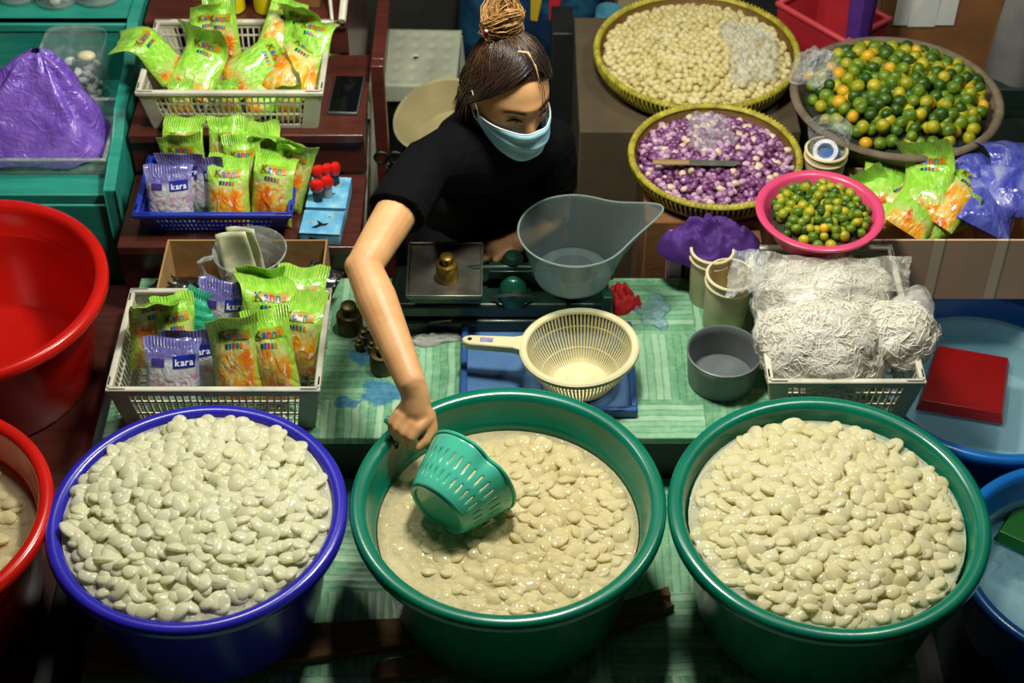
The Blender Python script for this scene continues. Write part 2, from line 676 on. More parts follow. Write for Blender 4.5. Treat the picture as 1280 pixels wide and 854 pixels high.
def place_fruit(cx, cy, Rr, z0, dome, n_single, mat_, label, group, water, wlabel, wz, seed, d=.0215, tilt=.55, lift=.004, wR=None):
    rnd = random.Random(seed)
    meshes = [s.mesh('palm_fruit', mat_, 0) for s in FR_SHAPES]
    lay = []
    for (x, y) in hexpts(Rr - .012, d, rnd, .42):
        q = (x * x + y * y) / (Rr * Rr)
        zz = z0 + dome(x, y, q) + rnd.uniform(-.2, 1) * lift
        lay.append((x, y, zz))
    for _ in range(int(len(lay) * .35)):
        a, r = rnd.uniform(0, 2 * PI), Rr * .93 * math.sqrt(rnd.random())
        x, y = r * math.cos(a), r * math.sin(a)
        lay.append((x, y, z0 + dome(x, y, r * r / Rr / Rr) + rnd.uniform(.3, 1.5) * lift))
    lay.sort(key=lambda p: p[1])
    rest = MB()
    for i, (x, y, z) in enumerate(lay):
        k = rnd.randrange(4)
        e = Euler((rnd.gauss(0, tilt * .45), rnd.gauss(0, tilt * .45), rnd.uniform(0, 2 * PI)))
        s = rnd.uniform(.78, 1.02)
        if i < n_single:
            o = bpy.data.objects.new('palm_fruit', meshes[k])
            COL.objects.link(o)
            o.location = (cx + x, cy + y, z)
            o.rotation_euler = e
            o.scale = (s, s, s)
            tag(o, label, 'fruit', group)
        else:
            sh = FR_SHAPES[k]
            rest.add(np.concatenate(sh.v) * s, sh.f, 0, np.array(e.to_matrix()), (x, y, z))
    # the heap underneath, so that no gap shows the bottom of the tub
    rest.grid(lambda u, v: (Rr * v * math.cos(2 * PI * u), Rr * v * math.sin(2 * PI * u),
                            z0 - .005 + dome(Rr * v * math.cos(2 * PI * u), Rr * v * math.sin(2 * PI * u), v * v)), 48, 14, wrap=True)
    o = rest.build('palm_fruit_pile', mat_, sharp=0)
    o.location = (cx, cy, 0)
    tag(o, group + ', the crowded rest of the heap', 'fruit', None, 'stuff')
    w = MB().grid(lambda u, v: ((wR or Rr) * v * math.cos(2 * PI * u), (wR or Rr) * v * math.sin(2 * PI * u), 0), 64, 10, wrap=True).build('soaking_water', water, sharp=0)
    w.location = (cx, cy, wz)
    tag(w, wlabel, 'water', None, 'stuff')


def dome_b(x, y, q):
    return .030 * (1 - q) + .010 * nz((x, y, 0), 9, 3) - .004


def dome_r(x, y, q):
    return .024 * (1 - q) + .008 * nz((x, y, 0), 8, 7) - .004


def dome_m(x, y, q):
    return .006 * (1 - q) + .009 * nz((x, y, 0), 7, 11) + .004 * (x + .3 * y) / .25 - .003


place_fruit(T_BLUE[0], T_BLUE[1], .236, ZR - .012, dome_b, 110, FR_W, 'white palm fruit in the near half of the blue tub', 'palm fruit in the blue tub',
            W_PALE, 'pale water around the fruit in the blue tub', ZR - .014, 1, lift=.006, wR=.235)
place_fruit(T_RIGHT[0], T_RIGHT[1], .243, ZR - .030, dome_r, 100, FR_Y, 'glossy palm fruit in the near half of the heaped green tub', 'palm fruit in the heaped green tub',
            W_PALE, 'pale water around the fruit in the heaped green tub', ZR - .030, 2, lift=.005, wR=.242)
place_fruit(T_MID[0], T_MID[1], .228, ZR - .082, dome_m, 70, FR_M, 'soaking palm fruit near the front wall of the scooped-out green tub', 'palm fruit in the scooped-out green tub',
            W_MILK, 'cloudy water in the green tub with the scoop', ZR - .0765, 3, tilt=.55, lift=.004, wR=.2345)
place_fruit(T_R2[0], T_R2[1], .205, .70 - .085, dome_m, 20, FR_M, 'soaking palm fruit in the red tub', 'palm fruit in the red tub',
            W_MILK, 'cloudy water in the red tub', .70 - .080, 4, d=.03, tilt=.5, wR=.222)
for (p, lab) in ((T_B1, 'clear water in the basin with the red scoop'), (T_B2, 'clear water in the basin with the green scoop')):
    R_ = (.266 if p is T_B1 else .25) * .832
    w = MB().grid(lambda u, v: (R_ * v * math.cos(2 * PI * u), R_ * v * math.sin(2 * PI * u), 0), 64, 8, wrap=True).build('basin_water', W_BLUE, sharp=0)
    w.location = (p[0], p[1], .45 - .11)
    tag(w, lab, 'water', None, 'stuff')


# scoops lying in the basins: square shallow trays, bottom up
def square_scoop(name, label, mat_, pts, z):
    top = [np.array(A(px, py, z)) for px, py in pts]
    c = sum(top) / 4
    m = MB()
    n = 4
    outer = [p for p in top]
    low = [c + (p - c) * 1.10 - np.array([0, 0, .024]) for p in top]
    v = outer + low + [c + (p - c) * .97 - np.array([0, 0, .004]) for p in top] + [c + (p - c) * 1.06 - np.array([0, 0, .024]) for p in top]
    f = [(0, 1, 2, 3)]
    for i in range(4):
        j = (i + 1) % 4
        f += [(i, 4 + i, 4 + j, j), (4 + i, 12 + i, 12 + j, 4 + j), (12 + i, 8 + i, 8 + j, 12 + j)]
    f.append((11, 10, 9, 8))
    m.add([p - c for p in v], f)
    o = m.build(name, mat_, sharp=30, bevel=.006)
    o.location = c
    return tag(o, label, 'scoop')


square_scoop('water_scoop', 'flat dark red plastic scoop floating upside down in the blue basin', plain('dark_red_plastic', (150, 6, 8), .4, .06),
             [(1152, 500), (1252, 517), (1260, 447), (1174, 432)], .372)
square_scoop('water_scoop', 'flat dark green plastic scoop floating upside down in the blue basin', plain('leaf_green_plastic', (6, 90, 24), .4, .06),
             [(1250, 664), (1340, 705), (1370, 640), (1285, 608)], .372)
# ================================================================== shelves behind
t = thing('stepped_shelf', 'red-brown wooden stepped shelf carrying the white crate and the blue basket', 'shelf')
XL, XR = -.84, -.325
steps = [(.752, 1.00, .632), (1.00, 1.31, .742), (1.31, 1.80, .835)]
zprev = ZC - .3
for (y0, y1, z) in steps:
    XR = -.325 if y0 < 1.3 else -.378
    MB().box2((XL, y0, z - .022), (XR, y1 + .004, z)).build('tread', BROWN, t, bevel=.003)
    MB().box2((XL, y0 + .012, zprev), (XR, y0 + .03, z - .022)).build('riser', BROWN, t)
    zprev = z
for x in (XL + .012, -.39):
    prof = [(.77, 0), (1.80, 0), (1.80, .813), (1.34, .813), (1.34, .72), (1.03, .72), (1.03, .61), (.785, .61)]
    v = [(x - .01, y, z) for y, z in prof] + [(x + .01, y, z) for y, z in prof]
    n = len(prof)
    f = [tuple(range(n)), tuple(range(n, 2 * n))[::-1]] + [(i, (i + 1) % n, n + (i + 1) % n, n + i) for i in range(n)]
    MB().add(v, f).build('side_panel', BROWN, t, smooth=False)

tag(MB().box2((-.318, 1.18, 0), (-.288, 1.21, .80)).box2((-.318, 1.21, .75), (-.288, 1.58, .80)).build('shelf_post', BROWN, bevel=.003),
    'dark wooden post frame at the end of the stepped shelf', 'post')

t = thing('tiered_stand', 'turquoise painted wooden tiered stand with trays and jars on it', 'stand')
MB().box2((-1.75, .87, .655), (-.875, 1.31, .68)).build('tread', TEAL, t, bevel=.003)
MB().box2((-1.75, 1.30, .68), (-.875, 1.325, .835)).build('riser', TEAL, t, bevel=.003)
MB().box2((-1.75, 1.295, .815), (-.875, 1.80, .835)).build('tread', TEAL, t, bevel=.003)
MB().box2((-1.75, .865, .44), (-.875, .885, .655)).build('front_panel', TEAL, t, bevel=.003)
prof = [(.86, .3), (1.85, .3), (1.85, .86), (1.52, .86), (1.40, .84), (1.30, .84), (1.20, .79), (1.06, .77), (1.00, .735), (.93, .72), (.86, .70)]
v = [(-.875, y, z) for y, z in prof] + [(-.848, y, z) for y, z in prof]
n = len(prof)
MB().add(v, [tuple(range(n)), tuple(range(n, 2 * n))[::-1]] + [(i, (i + 1) % n, n + (i + 1) % n, n + i) for i in range(n)]).build('side_panel', TEAL, t, smooth=False, bevel=.003)
MB().box2((-1.74, .9, 0), (-.86, .93, .44)).build('leg_panel', DARKW, t)


# ================================================================== crates and baskets
def rim_loop(w, d, z, t_, h):
    m = MB()
    m.box2((-w / 2, -d / 2, z - h), (w / 2, -d / 2 + t_, z)).box2((-w / 2, d / 2 - t_, z - h), (w / 2, d / 2, z))
    m.box2((-w / 2, -d / 2 + t_, z - h), (-w / 2 + t_, d / 2 - t_, z)).box2((w / 2 - t_, -d / 2 + t_, z - h), (w / 2, d / 2 - t_, z))
    return m


def crate(label, loc, w, d, h, mat_, rz=0, name='plastic_crate', bw=None, nrow=3, pitch=.0135):
    """lattice crate; bw: how much narrower it is at the foot"""
    t = thing(name, label, 'crate', loc, (0, 0, rz))
    g = bw or .018
    rim_loop(w, d, h, .013, .011).build('rim', mat_, t, bevel=.003)
    hw, hd, bw_, bd_ = w / 2 - .006, d / 2 - .006, w / 2 - .006 - g, d / 2 - .006 - g
    tops = [(-hw, -hd), (hw, -hd), (hw, hd), (-hw, hd)]
    bots = [(-bw_, -bd_), (bw_, -bd_), (bw_, bd_), (-bw_, bd_)]
    for k in range(4):
        a, b = np.array(tops[k]), np.array(tops[(k + 1) % 4])
        c, e = np.array(bots[k]), np.array(bots[(k + 1) % 4])
        m = MB()
        L = np.linalg.norm(b - a)
        nb = int(L / pitch)
        for i in range(1, nb):
            s = i / nb
            m.bar(tuple(c * (1 - s) + e * s) + (.004,), tuple(a * (1 - s) + b * s) + (h - .005,), .0034, .0034)
        for j in range(nrow + 1):
            q = [.06, .36, .66, .86][j] if nrow == 3 else j / nrow * .86 + .05
            p0 = c * (1 - q) + a * q
            p1 = e * (1 - q) + b * q
            m.bar(tuple(p0) + (h * q,), tuple(p1) + (h * q,), .004 if j < nrow else .0075, .0034)
        m.build('side_lattice', mat_, t, smooth=False)
        # corner post: a folded strip
        ia = (a - np.array(tops[(k + 3) % 4]))
        p = MB()
        u1 = (b - a) / L
        u0 = np.array(tops[(k + 3) % 4]) - a
        u0 = u0 / np.linalg.norm(u0)
        for u in (u1, u0):
            t0, t1 = tuple(a) + (h,), tuple(a + u * .032) + (h,)
            b0, b1 = tuple(c) + (0,), tuple(c + u * .032) + (0,)
            th = np.array([-u[1], u[0]]) * .004
            if th.dot(-a) > 0:
                th = -th
            vs_ = [t0, t1, b1, b0] + [(q[0] + th[0], q[1] + th[1], q[2]) for q in (t0, t1, b1, b0)]
            p.add(vs_, [(0, 1, 2, 3), (7, 6, 5, 4), (0, 4, 5, 1), (1, 5, 6, 2), (2, 6, 7, 3), (3, 7, 4, 0)])
        p.build('corner_post', mat_, t, smooth=False)
    m = MB()
    nx, ny = int(bw_ * 2 / .02), int(bd_ * 2 / .02)
    for i in range(nx + 1):
        x = -bw_ + 2 * bw_ * i / nx
        m.box2((x - .002, -bd_, .0), (x + .002, bd_, .004))
    for i in range(ny + 1):
        y = -bd_ + 2 * bd_ * i / ny
        m.box2((-bw_, y - .002, .0), (bw_, y + .002, .004))
    m.build('base_grid', mat_, t, smooth=False)
    return t


CR1 = crate('white lattice crate of snack pouches on the green counter beside the weights', (-.570, .428, ZC), .41, .295, .125, WHITE_P)
CR2 = crate('white lattice crate of snack pouches on the wooden stepped shelf', (-.608, 1.152, .742), .405, .290, .108, WHITE_P)
CR3 = crate('white lattice crate under bags of sprouts on the green counter', (.643, .512, ZC), .305, .41, .12, WHITE_P)
BLUE_B = plain('blue_basket_plastic', (36, 58, 168), .35, .1, 10)
BK = crate('low blue plastic basket of snack pouches on the wooden stepped shelf', (-.632, .882, .632), .338, .212, .068, BLUE_B, name='plastic_basket', bw=.024, nrow=4, pitch=.010)


# cardboard box with the open top
def open_box(name, label, cat, a, b, th, mat_, extra=None):
    t = thing(name, label, cat, ((a[0] + b[0]) / 2, (a[1] + b[1]) / 2, a[2]))
    w, d, h = (b[0] - a[0]) / 2, (b[1] - a[1]) / 2, b[2] - a[2]
    MB().box2((-w, -d, 0), (w, d, th)).build('box_bottom', mat_, t)
    MB().box2((-w, -d, th), (w, -d + th, h)).build('box_side', mat_, t)
    MB().box2((-w, d - th, th), (w, d, h)).build('box_side', mat_, t)
    MB().box2((-w, -d + th, th), (-w + th, d - th, h)).build('box_side', mat_, t)
    MB().box2((w - th, -d + th, th), (w, d - th, h)).build('box_side', mat_, t)
    return t


open_box('cardboard_box', 'open cardboard box with dark sachets and the clear measuring jug, behind the white crate', 'box', (-.725, .582, ZC), (-.388, .742, ZC + .112), .004, CARD)

# ------------------------------------------------------------------ snack pouches
def pouch_mat(name, kind):
    m = NT(name)
    uv = m.n('ShaderNodeUVMap').outputs[0]
    x, y, z = m.sep(uv)
    ob = m.n('ShaderNodeObjectInfo').outputs['Random']
    off = m.n('ShaderNodeCombineXYZ')
    m.l(m.math('MULTIPLY', ob, 31.0), off.inputs[0])
    m.l(m.math('MULTIPLY', ob, 17.0), off.inputs[1])
    va = m.n('ShaderNodeVectorMath', operation='ADD')
    m.l(uv, va.inputs[0])
    m.l(off.outputs[0], va.inputs[1])
    n1 = m.noise(va.outputs[0], 3.2, 3, .5, .6)
    n2 = m.noise(va.outputs[0], 9, 2)
    ax = m.math('ABSOLUTE', m.math('SUBTRACT', x, .5))
    if kind in ('green', 'leaf'):
        dv = 0.0 if kind == 'green' else .38
        filling = m.ramp(n1, [(.22, lin((214, 62, 16))), (.40, lin((236, 128, 24))), (.52, lin((240, 176, 48))), (.64, lin((226, 214, 120))), (.78, lin((214, 92, 60)))])
        filling = m.mix(m.ramp(n2, [(.60, (0, 0, 0, 1)), (.66, (1, 1, 1, 1))]), filling, lin((238, 226, 206)))
        green = m.mix(m.ramp(n2, [(.4, (0, 0, 0, 1)), (.7, (1, 1, 1, 1))]), lin((140, 214, 58)), lin((186, 232, 98)))
        edge = m.math('ADD', y, m.math('MULTIPLY', m.math('SUBTRACT', n1, .5), .35))
        c = m.mix(m.ramp(edge, [(.50 - dv, (0, 0, 0, 1)), (.60 - dv, (1, 1, 1, 1))]), filling, lin((206, 214, 130)))
        c = m.mix(m.ramp(edge, [(.62 - dv * 1.3, (0, 0, 0, 1)), (.72 - dv, (1, 1, 1, 1))]), c, green)
        side = m.ramp(m.math('ADD', ax, m.math('MULTIPLY', m.math('SUBTRACT', n1, .5), .2)), [(.37, (0, 0, 0, 1)), (.43, (1, 1, 1, 1))])
        c = m.mix(m.math('MULTIPLY', side, .85), c, lin((166, 218, 76)))
        m.set(color=c, rough=.22, coat=.7, coatr=.06, sss=.12, sssr=(1, 1, .5), ssss=.01)
    elif kind == 'white':
        c = m.mix(m.ramp(y, [(.10, (1, 1, 1, 1)), (.26, (0, 0, 0, 1))]), lin((206, 206, 212)), lin((120, 176, 120)))
        pink = m.math('MULTIPLY', m.ramp(n2, [(.52, (0, 0, 0, 1)), (.60, (1, 1, 1, 1))]), m.ramp(m.math('ABSOLUTE', m.math('SUBTRACT', y, .40)), [(.07, (1, 1, 1, 1)), (.12, (0, 0, 0, 1))]))
        c = m.mix(m.math('MULTIPLY', pink, .7), c, lin((206, 120, 136)))
        c = m.mix(m.ramp(y, [(.66, (0, 0, 0, 1)), (.74, (1, 1, 1, 1))]), c, lin((112, 108, 176)))
        side = m.ramp(ax, [(.40, (0, 0, 0, 1)), (.45, (1, 1, 1, 1))])
        c = m.mix(m.math('MULTIPLY', side, .6), c, lin((140, 140, 190)))
        m.set(color=c, rough=.2, coat=.7, coatr=.06, sss=.15, ssss=.01)
    elif kind == 'teal':
        st = m.math('FRACT', m.math('MULTIPLY', y, 8.0))
        c = m.mix(m.ramp(st, [(.45, (0, 0, 0, 1)), (.5, (1, 1, 1, 1))], 'LINEAR'), lin((30, 150, 110)), lin((60, 182, 138)))
        m.set(color=c, rough=.25, coat=.6, coatr=.08)
    elif kind == 'violet':
        c = m.ramp(n1, [(.3, lin((54, 58, 160))), (.55, lin((96, 104, 196))), (.75, lin((176, 182, 220)))])
        m.set(color=c, rough=.18, coat=.8, coatr=.05)
    elif kind == 'black':
        c = m.ramp(n2, [(.35, lin((16, 16, 18))), (.62, lin((44, 44, 48))), (.75, lin((130, 126, 120)))])
        m.set(color=c, rough=.18, coat=.8, coatr=.05)
    crimp = m.math('MULTIPLY', m.math('SINE', m.math('MULTIPLY', x, 110.0)), m.ramp(y, [(.86, (0, 0, 0, 1)), (.89, (1, 1, 1, 1))]))
    m.bump(m.math('ADD', m.math('MULTIPLY', crimp, .25), m.noise(va.outputs[0], 5, 3, .55, 1.2)), .55, .012)
    return m.mat


P_MATS = {k: pouch_mat('pouch_' + k, k) for k in ('green', 'leaf', 'white', 'teal', 'violet', 'black')}
INK = [plain('ink_' + n_, c_, .3, 0) for n_, c_ in (('dark_green', (20, 92, 40)), ('blue', (30, 96, 190)), ('red', (206, 40, 40)), ('teal', (10, 130, 130)), ('orange', (228, 120, 20)))]
INK_W = plain('ink_white', (240, 240, 244), .3, 0)
INK_B = plain('ink_royal_blue', (30, 44, 150), .3, .04)
INK_Y = plain('ink_olive', (176, 168, 40), .3, .05)
INK_K = plain('ink_black', (24, 20, 20), .4, .05)
INK_R = plain('ink_red', (204, 40, 36), .4, .05)
INK_P = plain('ink_purple', (70, 60, 150), .4, .05)

_tc = {}


def text_geo(s):
    """letters as flat meshes: list of (verts Nx2, faces) per letter, width normalised to 1"""
    if s in _tc:
        return _tc[s]
    out, xoff = [], 0.0
    for ch in s:
        cu = bpy.data.curves.new('letter', 'FONT')
        cu.body = ch
        cu.offset = .025
        cu.resolution_u = 2
        ob = bpy.data.objects.new('letter', cu)
        me = ob.to_mesh()
        v = np.array([tuple(q.co) for q in me.vertices]) if len(me.vertices) else np.zeros((0, 3))
        f = [tuple(p.vertices) for p in me.polygons]
        ob.to_mesh_clear()
        bpy.data.objects.remove(ob)
        bpy.data.curves.remove(cu)
        if len(v):
            x0, x1 = v[:, 0].min(), v[:, 0].max()
            v = v[:, :2] - np.array([x0 - xoff, 0])
            xoff += (x1 - x0) + .06
            out.append((v, f))
        else:
            xoff += .3
    W = xoff - .06
    out = [(v / W, f) for v, f in out]
    _tc[s] = out
    return out


def pouch_surface(W, H, T, seed, bend, twist, full):
    rnd = random.Random(seed)
    o1 = rnd.uniform(0, 50)

    def S(u, v, side, lift=0.0):
        # u 0..1 across, v 0..1 up, side +1 front (-Y), -1 back
        uu = u * 2 - 1
        w = W * (1 - .06 * math.sin(PI * v)) * (1 + .05 * (v > .86))
        x = uu * w / 2
        prof = max(0.0, math.sin(PI * min(1.0, (v / .86)) ** full)) ** .75 if v < .86 else 0.0
        edge = max(0.0, 1 - abs(uu) ** 3.0)
        th = T * .5 * prof * edge
        k = nz((x * 18, v * 3.0, seed), 1, o1) * .35 * th + .0011
        z = v * H
        y = -(th + k + lift) * side
        # flap: the empty top folds over
        q = max(0.0, v - .62)
        y += bend * q * q * 3.2 * H + .010 * nz((uu * 1.4, v * 2, 3), 1, o1 + 9) * (v > .6) * (v - .6) * 5
        z -= abs(bend) * q * q * 1.1 * H
        a = twist * max(0, v - .35)
        return np.array([x * math.cos(a) - y * math.sin(a), x * math.sin(a) + y * math.cos(a), z + .006 * nz((uu * 2, 0, 1), 1, o1) * v])
    return S


def pouch(kind, seed, W, H, T, bend=.3, twist=0.0, full=.62, text=None, label='', cat='pouch'):
    t = thing('snack_pouch' if kind != 'black' else 'dark_sachet', label, cat)
    S = pouch_surface(W, H, T, seed, bend, twist, full)
    nu, nv = 14, 20
    m = MB()
    m.grid(lambda u, v: S(u, v, 1), nu, nv)
    m.grid(lambda u, v: S(1 - u, v, -1), nu, nv)
    w = nu + 1
    N = w * (nv + 1)
    for j in range(nv):                        # side seams
        m.f.append((j * w, (j + 1) * w, N + (j + 1) * w + nu, N + j * w + nu))
        m.f.append((j * w + nu, N + j * w, N + (j + 1) * w, (j + 1) * w + nu))
        m.m += [0, 0]
    for i in range(nu):
        m.f.append((nv * w + i, nv * w + i + 1, N + nv * w + nu - i - 1, N + nv * w + nu - i))
        m.m.append(0)
    me = m.mesh('pouch_body', P_MATS[kind], 60)
    uvl = me.uv_layers.new(name='UVMap')
    uvs = []
    for k in range(2):
        for j in range(nv + 1):
            for i in range(w):
                uvs.append((i / nu if k == 0 else 1 - i / nu, j / nv))
    vi = np.zeros(len(me.loops), int)
    me.loops.foreach_get('vertex_index', vi)
    uvl.data.foreach_set('uv', np.array(uvs)[vi].ravel())
    link('pouch_body', me, t)

    def patch(u0, u1, v0, v1, lift):
        q = MB()
        q.grid(lambda a, b: S(u0 + (u1 - u0) * a, v0 + (v1 - v0) * b, 1, lift), 10, 3)
        return q

    def letters(s, u0, u1, vc, lift, mats):
        q = MB()
        geo = text_geo(s)
        sc = u1 - u0
        for i, (v, f) in enumerate(geo):
            vv = [S(u0 + p[0] * sc, vc + p[1] * sc * W / H, 1, lift) for p in v]
            q.add(vv, f, i % len(mats))
        return q, mats
    if text == 'kara':
        lp = patch(.52, .93, .60, .76, .0016).build('label_patch', INK_B, t)
        q, ms = letters('kara', .56, .90, .63, .003, [INK_W])
        q.build('lettering', ms, lp, sharp=0)
        patch(.12, .36, .62, .72, .0016).build('label_patch', INK_P, t)
    elif text:
        lp = patch(.18, .84, .70, .80, .0016).build('label_patch', INK_Y, t)
        q, ms = letters(text, .22, .80, .715, .003, INK)
        q.build('lettering', ms, lp, sharp=0)
        q = MB()
        for i in range(5):
            g = MB().grid(lambda a, b: S(.32 + .075 * i + .055 * a, .605 + .05 * b, 1, .0014), 2, 2)
            q.add(g.v[0], g.f, i % 5)
        q.build('printed_blobs', INK, t)
    return t


WORD = 'Kanna'
GV = [pouch('green', 11, .098, .190, .046, -.25, .15, .62, WORD, 'x'), pouch('green', 12, .105, .185, .050, .55, -.2, .6, WORD, 'x'),
      pouch('green', 13, .094, .195, .044, .15, .35, .66, WORD, 'x'), pouch('green', 14, .108, .180, .052, -.7, -.35, .58, WORD, 'x'),
      pouch('green', 15, .100, .186, .046, .9, .1, .62, WORD, 'x'),
      pouch('leaf', 16, .108, .178, .040, .8, .5, .62, WORD, 'x'), pouch('leaf', 17, .112, .170, .038, -.9, -.6, .6, WORD, 'x')]
KV = [pouch('white', 21, .108, .150, .030, .25, .08, .7, 'kara', 'x'), pouch('white', 22, .108, .150, .030, -.2, -.1, .7, 'kara', 'x')]
TV = pouch('teal', 31, .085, .150, .04, .1, 0, .7, None, 'x')
VV = pouch('violet', 41, .13, .16, .05, .6, .4, .6, None, 'x')
BV = pouch('black', 51, .09, .11, .03, .4, .5, .7, None, 'x', 'sachet')
_used = set()
R_ = math.radians


def put(proto, loc, lean, yaw, roll, label, group, s=1.0):
    """lean: back from upright; yaw about the vertical; roll in its own plane (degrees)"""
    M = Matrix.Rotation(R_(yaw), 4, 'Z') @ Matrix.Rotation(R_(-lean), 4, 'X') @ Matrix.Rotation(R_(roll), 4, 'Y')
    e = M.to_euler()
    if proto.name in _used:
        return clone(proto, loc, e, label, group, s)
    _used.add(proto.name)
    proto.location, proto.rotation_euler, proto.scale = loc, e, (s, s, s)
    proto['label'], proto['group'] = label, group
    return proto


zf = ZC + .008
G1 = 'green pouches in the crate on the counter'
P = 'green snack pouch '
for (v, x, y, z, ln, yw, rl, s, lab) in [
        (0, -.530, .340, .03, 22, 4, -2, 1.0, 'at the front of the counter crate, next to the white pouches'),
        (2, -.455, .345, .025, 24, -4, -9, .98, 'tilted against its neighbours at the front of the counter crate'),
        (4, -.428, .42, .02, 18, -6, 2, .96, 'standing straight in the corner of the counter crate by the weights'),
        (5, -.490, .445, .035, 24, 3, 6, 1.05, 'with a plain crimped top, squeezed in the middle of the counter crate'),
        (1, -.428, .505, .012, 16, 4, 3, .98, 'with its top flap spread wide at the back of the counter crate'),
        (0, -.518, .540, .012, 14, -5, 4, .96, 'against the back of the counter crate, below the clear jug'),
        (3, -.712, .425, .045, 10, 40, 14, 1.0, 'turned sideways in the counter crate corner by the red tub'),
        (2, -.672, .410, .02, 18, 30, 14, .92, 'turned sideways right behind the white pouches in the counter crate')]:
    put(GV[v], (x, y, zf + z), ln, yw, rl, P + lab, G1, s)
G1 = 'white pouches in the crate on the counter'
for (v, x, y, z, ln, yw, rl, lab) in [(0, -.662, .325, .02, 26, 6, 4, 'white pouch with a blue label at the front wall of the counter crate'),
                                      (1, -.632, .362, .015, 24, 6, 3, 'white pouch half hidden behind the front white pouch in the counter crate'),
                                      (0, -.585, .505, .02, 14, -4, 4, 'white pouch with a violet top at the back wall of the counter crate')]:
    put(KV[v], (x, y, zf + z), ln, yw, rl, lab, G1)
put(TV, (-.650, .475, zf + .01), 20, 10, 22, 'teal green striped pouch leaning in the crate on the counter', 'teal pouches', 1.0)

zf = .632 + .008
G1 = 'green pouches in the blue basket'
for (v, x, y, z, ln, yw, rl, s, lab) in [
        (1, -.605, .815, -.002, 20, 3, 2, .88, 'at the front of the blue basket, next to the white pouches'),
        (4, -.518, .82, .0, 18, -8, 4, .92, 'at the front corner of the blue basket, beside the sky blue boxes'),
        (2, -.560, .862, .0, 20, -14, -12, .9, 'tilted between the two front pouches of the blue basket'),
        (0, -.500, .875, .0, 18, -10, 14, .9, 'leaning outwards over the side of the blue basket by the lighters'),
        (0, -.708, .888, .0, 16, 4, 0, .92, 'right behind the white pouches of the blue basket'),
        (5, -.560, .915, .005, 16, -6, 3, .95, 'with a crumpled top in the middle of the blue basket'),
        (2, -.625, .92, .015, 18, 12, 9, .85, 'with a pointed top in the back row of the blue basket'),
        (1, -.708, .935, .012, 14, 0, -2, .88, 'in the back corner of the blue basket by the turquoise stand'),
        (6, -.500, .93, .01, 14, -8, 8, .92, 'with a ruffled top in the blue basket corner by the lighters'),
        (4, -.588, .95, .012, 14, 6, -4, .85, 'against the white crate in the back row of the blue basket')]:
    put(GV[v], (x, y, zf + z), ln, yw, rl, P + lab, G1, s)
G1 = 'white pouches in the blue basket'
for (v, x, y, z, ln, yw, rl, lab) in [(0, -.728, .815, .0, 18, 4, 1, 'white pouch with a blue label at the front corner of the blue basket'),
                                      (1, -.712, .852, .012, 16, 5, 4, 'white pouch directly behind the front white pouch in the blue basket'),
                                      (1, -.648, .842, .005, 20, -10, -8, 'white pouch tilted between white and green pouches in the blue basket')]:
    put(KV[v], (x, y, zf + z), ln, yw, rl, lab, G1, .92)

zf = .742 + .008
G1 = 'green pouches in the crate on the shelf'
for (v, x, y, z, ln, yw, rl, s, lab) in [
        (0, -.69, 1.235, .012, 14, 25, 8, .82, 'standing with its pointed top up at the back of the shelf crate'),
        (2, -.645, 1.24, .005, 10, -18, -8, .84, 'standing at the back of the shelf crate beside the pointed one'),
        (5, -.745, 1.13, .06, 30, 60, -14, .85, 'hanging over the side of the shelf crate near the turquoise stand'),
        (6, -.715, 1.075, .045, 56, 10, 30, .95, 'slumped in the shelf crate corner by the turquoise stand'),
        (5, -.63, 1.11, .05, 58, -14, 48, .95, 'lying on its side in the middle of the shelf crate'),
        (6, -.585, 1.07, .03, 58, 6, 70, .85, 'lying crosswise at the front of the shelf crate'),
        (1, -.515, 1.075, .04, 56, 8, 34, .98, 'lying diagonally with its lettering up in the shelf crate'),
        (2, -.545, 1.18, .05, 44, 30, 40, .92, 'leaning diagonally against the back of the shelf crate'),
        (6, -.492, 1.19, .04, 34, -10, 8, .92, 'ruffled, at the back of the shelf crate near the phone'),
        (5, -.458, 1.14, .045, 40, -26, -8, .88, 'in the corner of the shelf crate nearest the phone'),
        (4, -.465, 1.075, .03, 60, -22, -16, .88, 'lying in the front corner of the shelf crate near the phone')]:
    put(GV[v], (x, y, zf + z), ln, yw, rl, P + lab, G1, s)
for (v, x, y) in ((2, -.62, 1.045), (1, -.725, 1.045), (0, -.49, 1.045)):
    put(GV[v], (x, y, zf), 4, 3, 2, P + 'behind the front lattice of the shelf crate', G1, .52)

L1, G1 = 'glossy dark sachet lying in the open cardboard box', 'dark sachets in the cardboard box'
for (x, y, z, ln, yw, rl) in [(-.665, .645, .03, 60, 20, 10), (-.62, .66, .035, 50, -30, 20), (-.44, .65, .03, 55, 15, -15), (-.415, .66, .04, 40, -20, 10), (-.69, .66, .02, 55, 60, 0), (-.46, .67, .04, 45, 50, 0)]:
    put(BV, (x, y - .04, ZC + z), ln, yw, rl, L1, G1, .8)

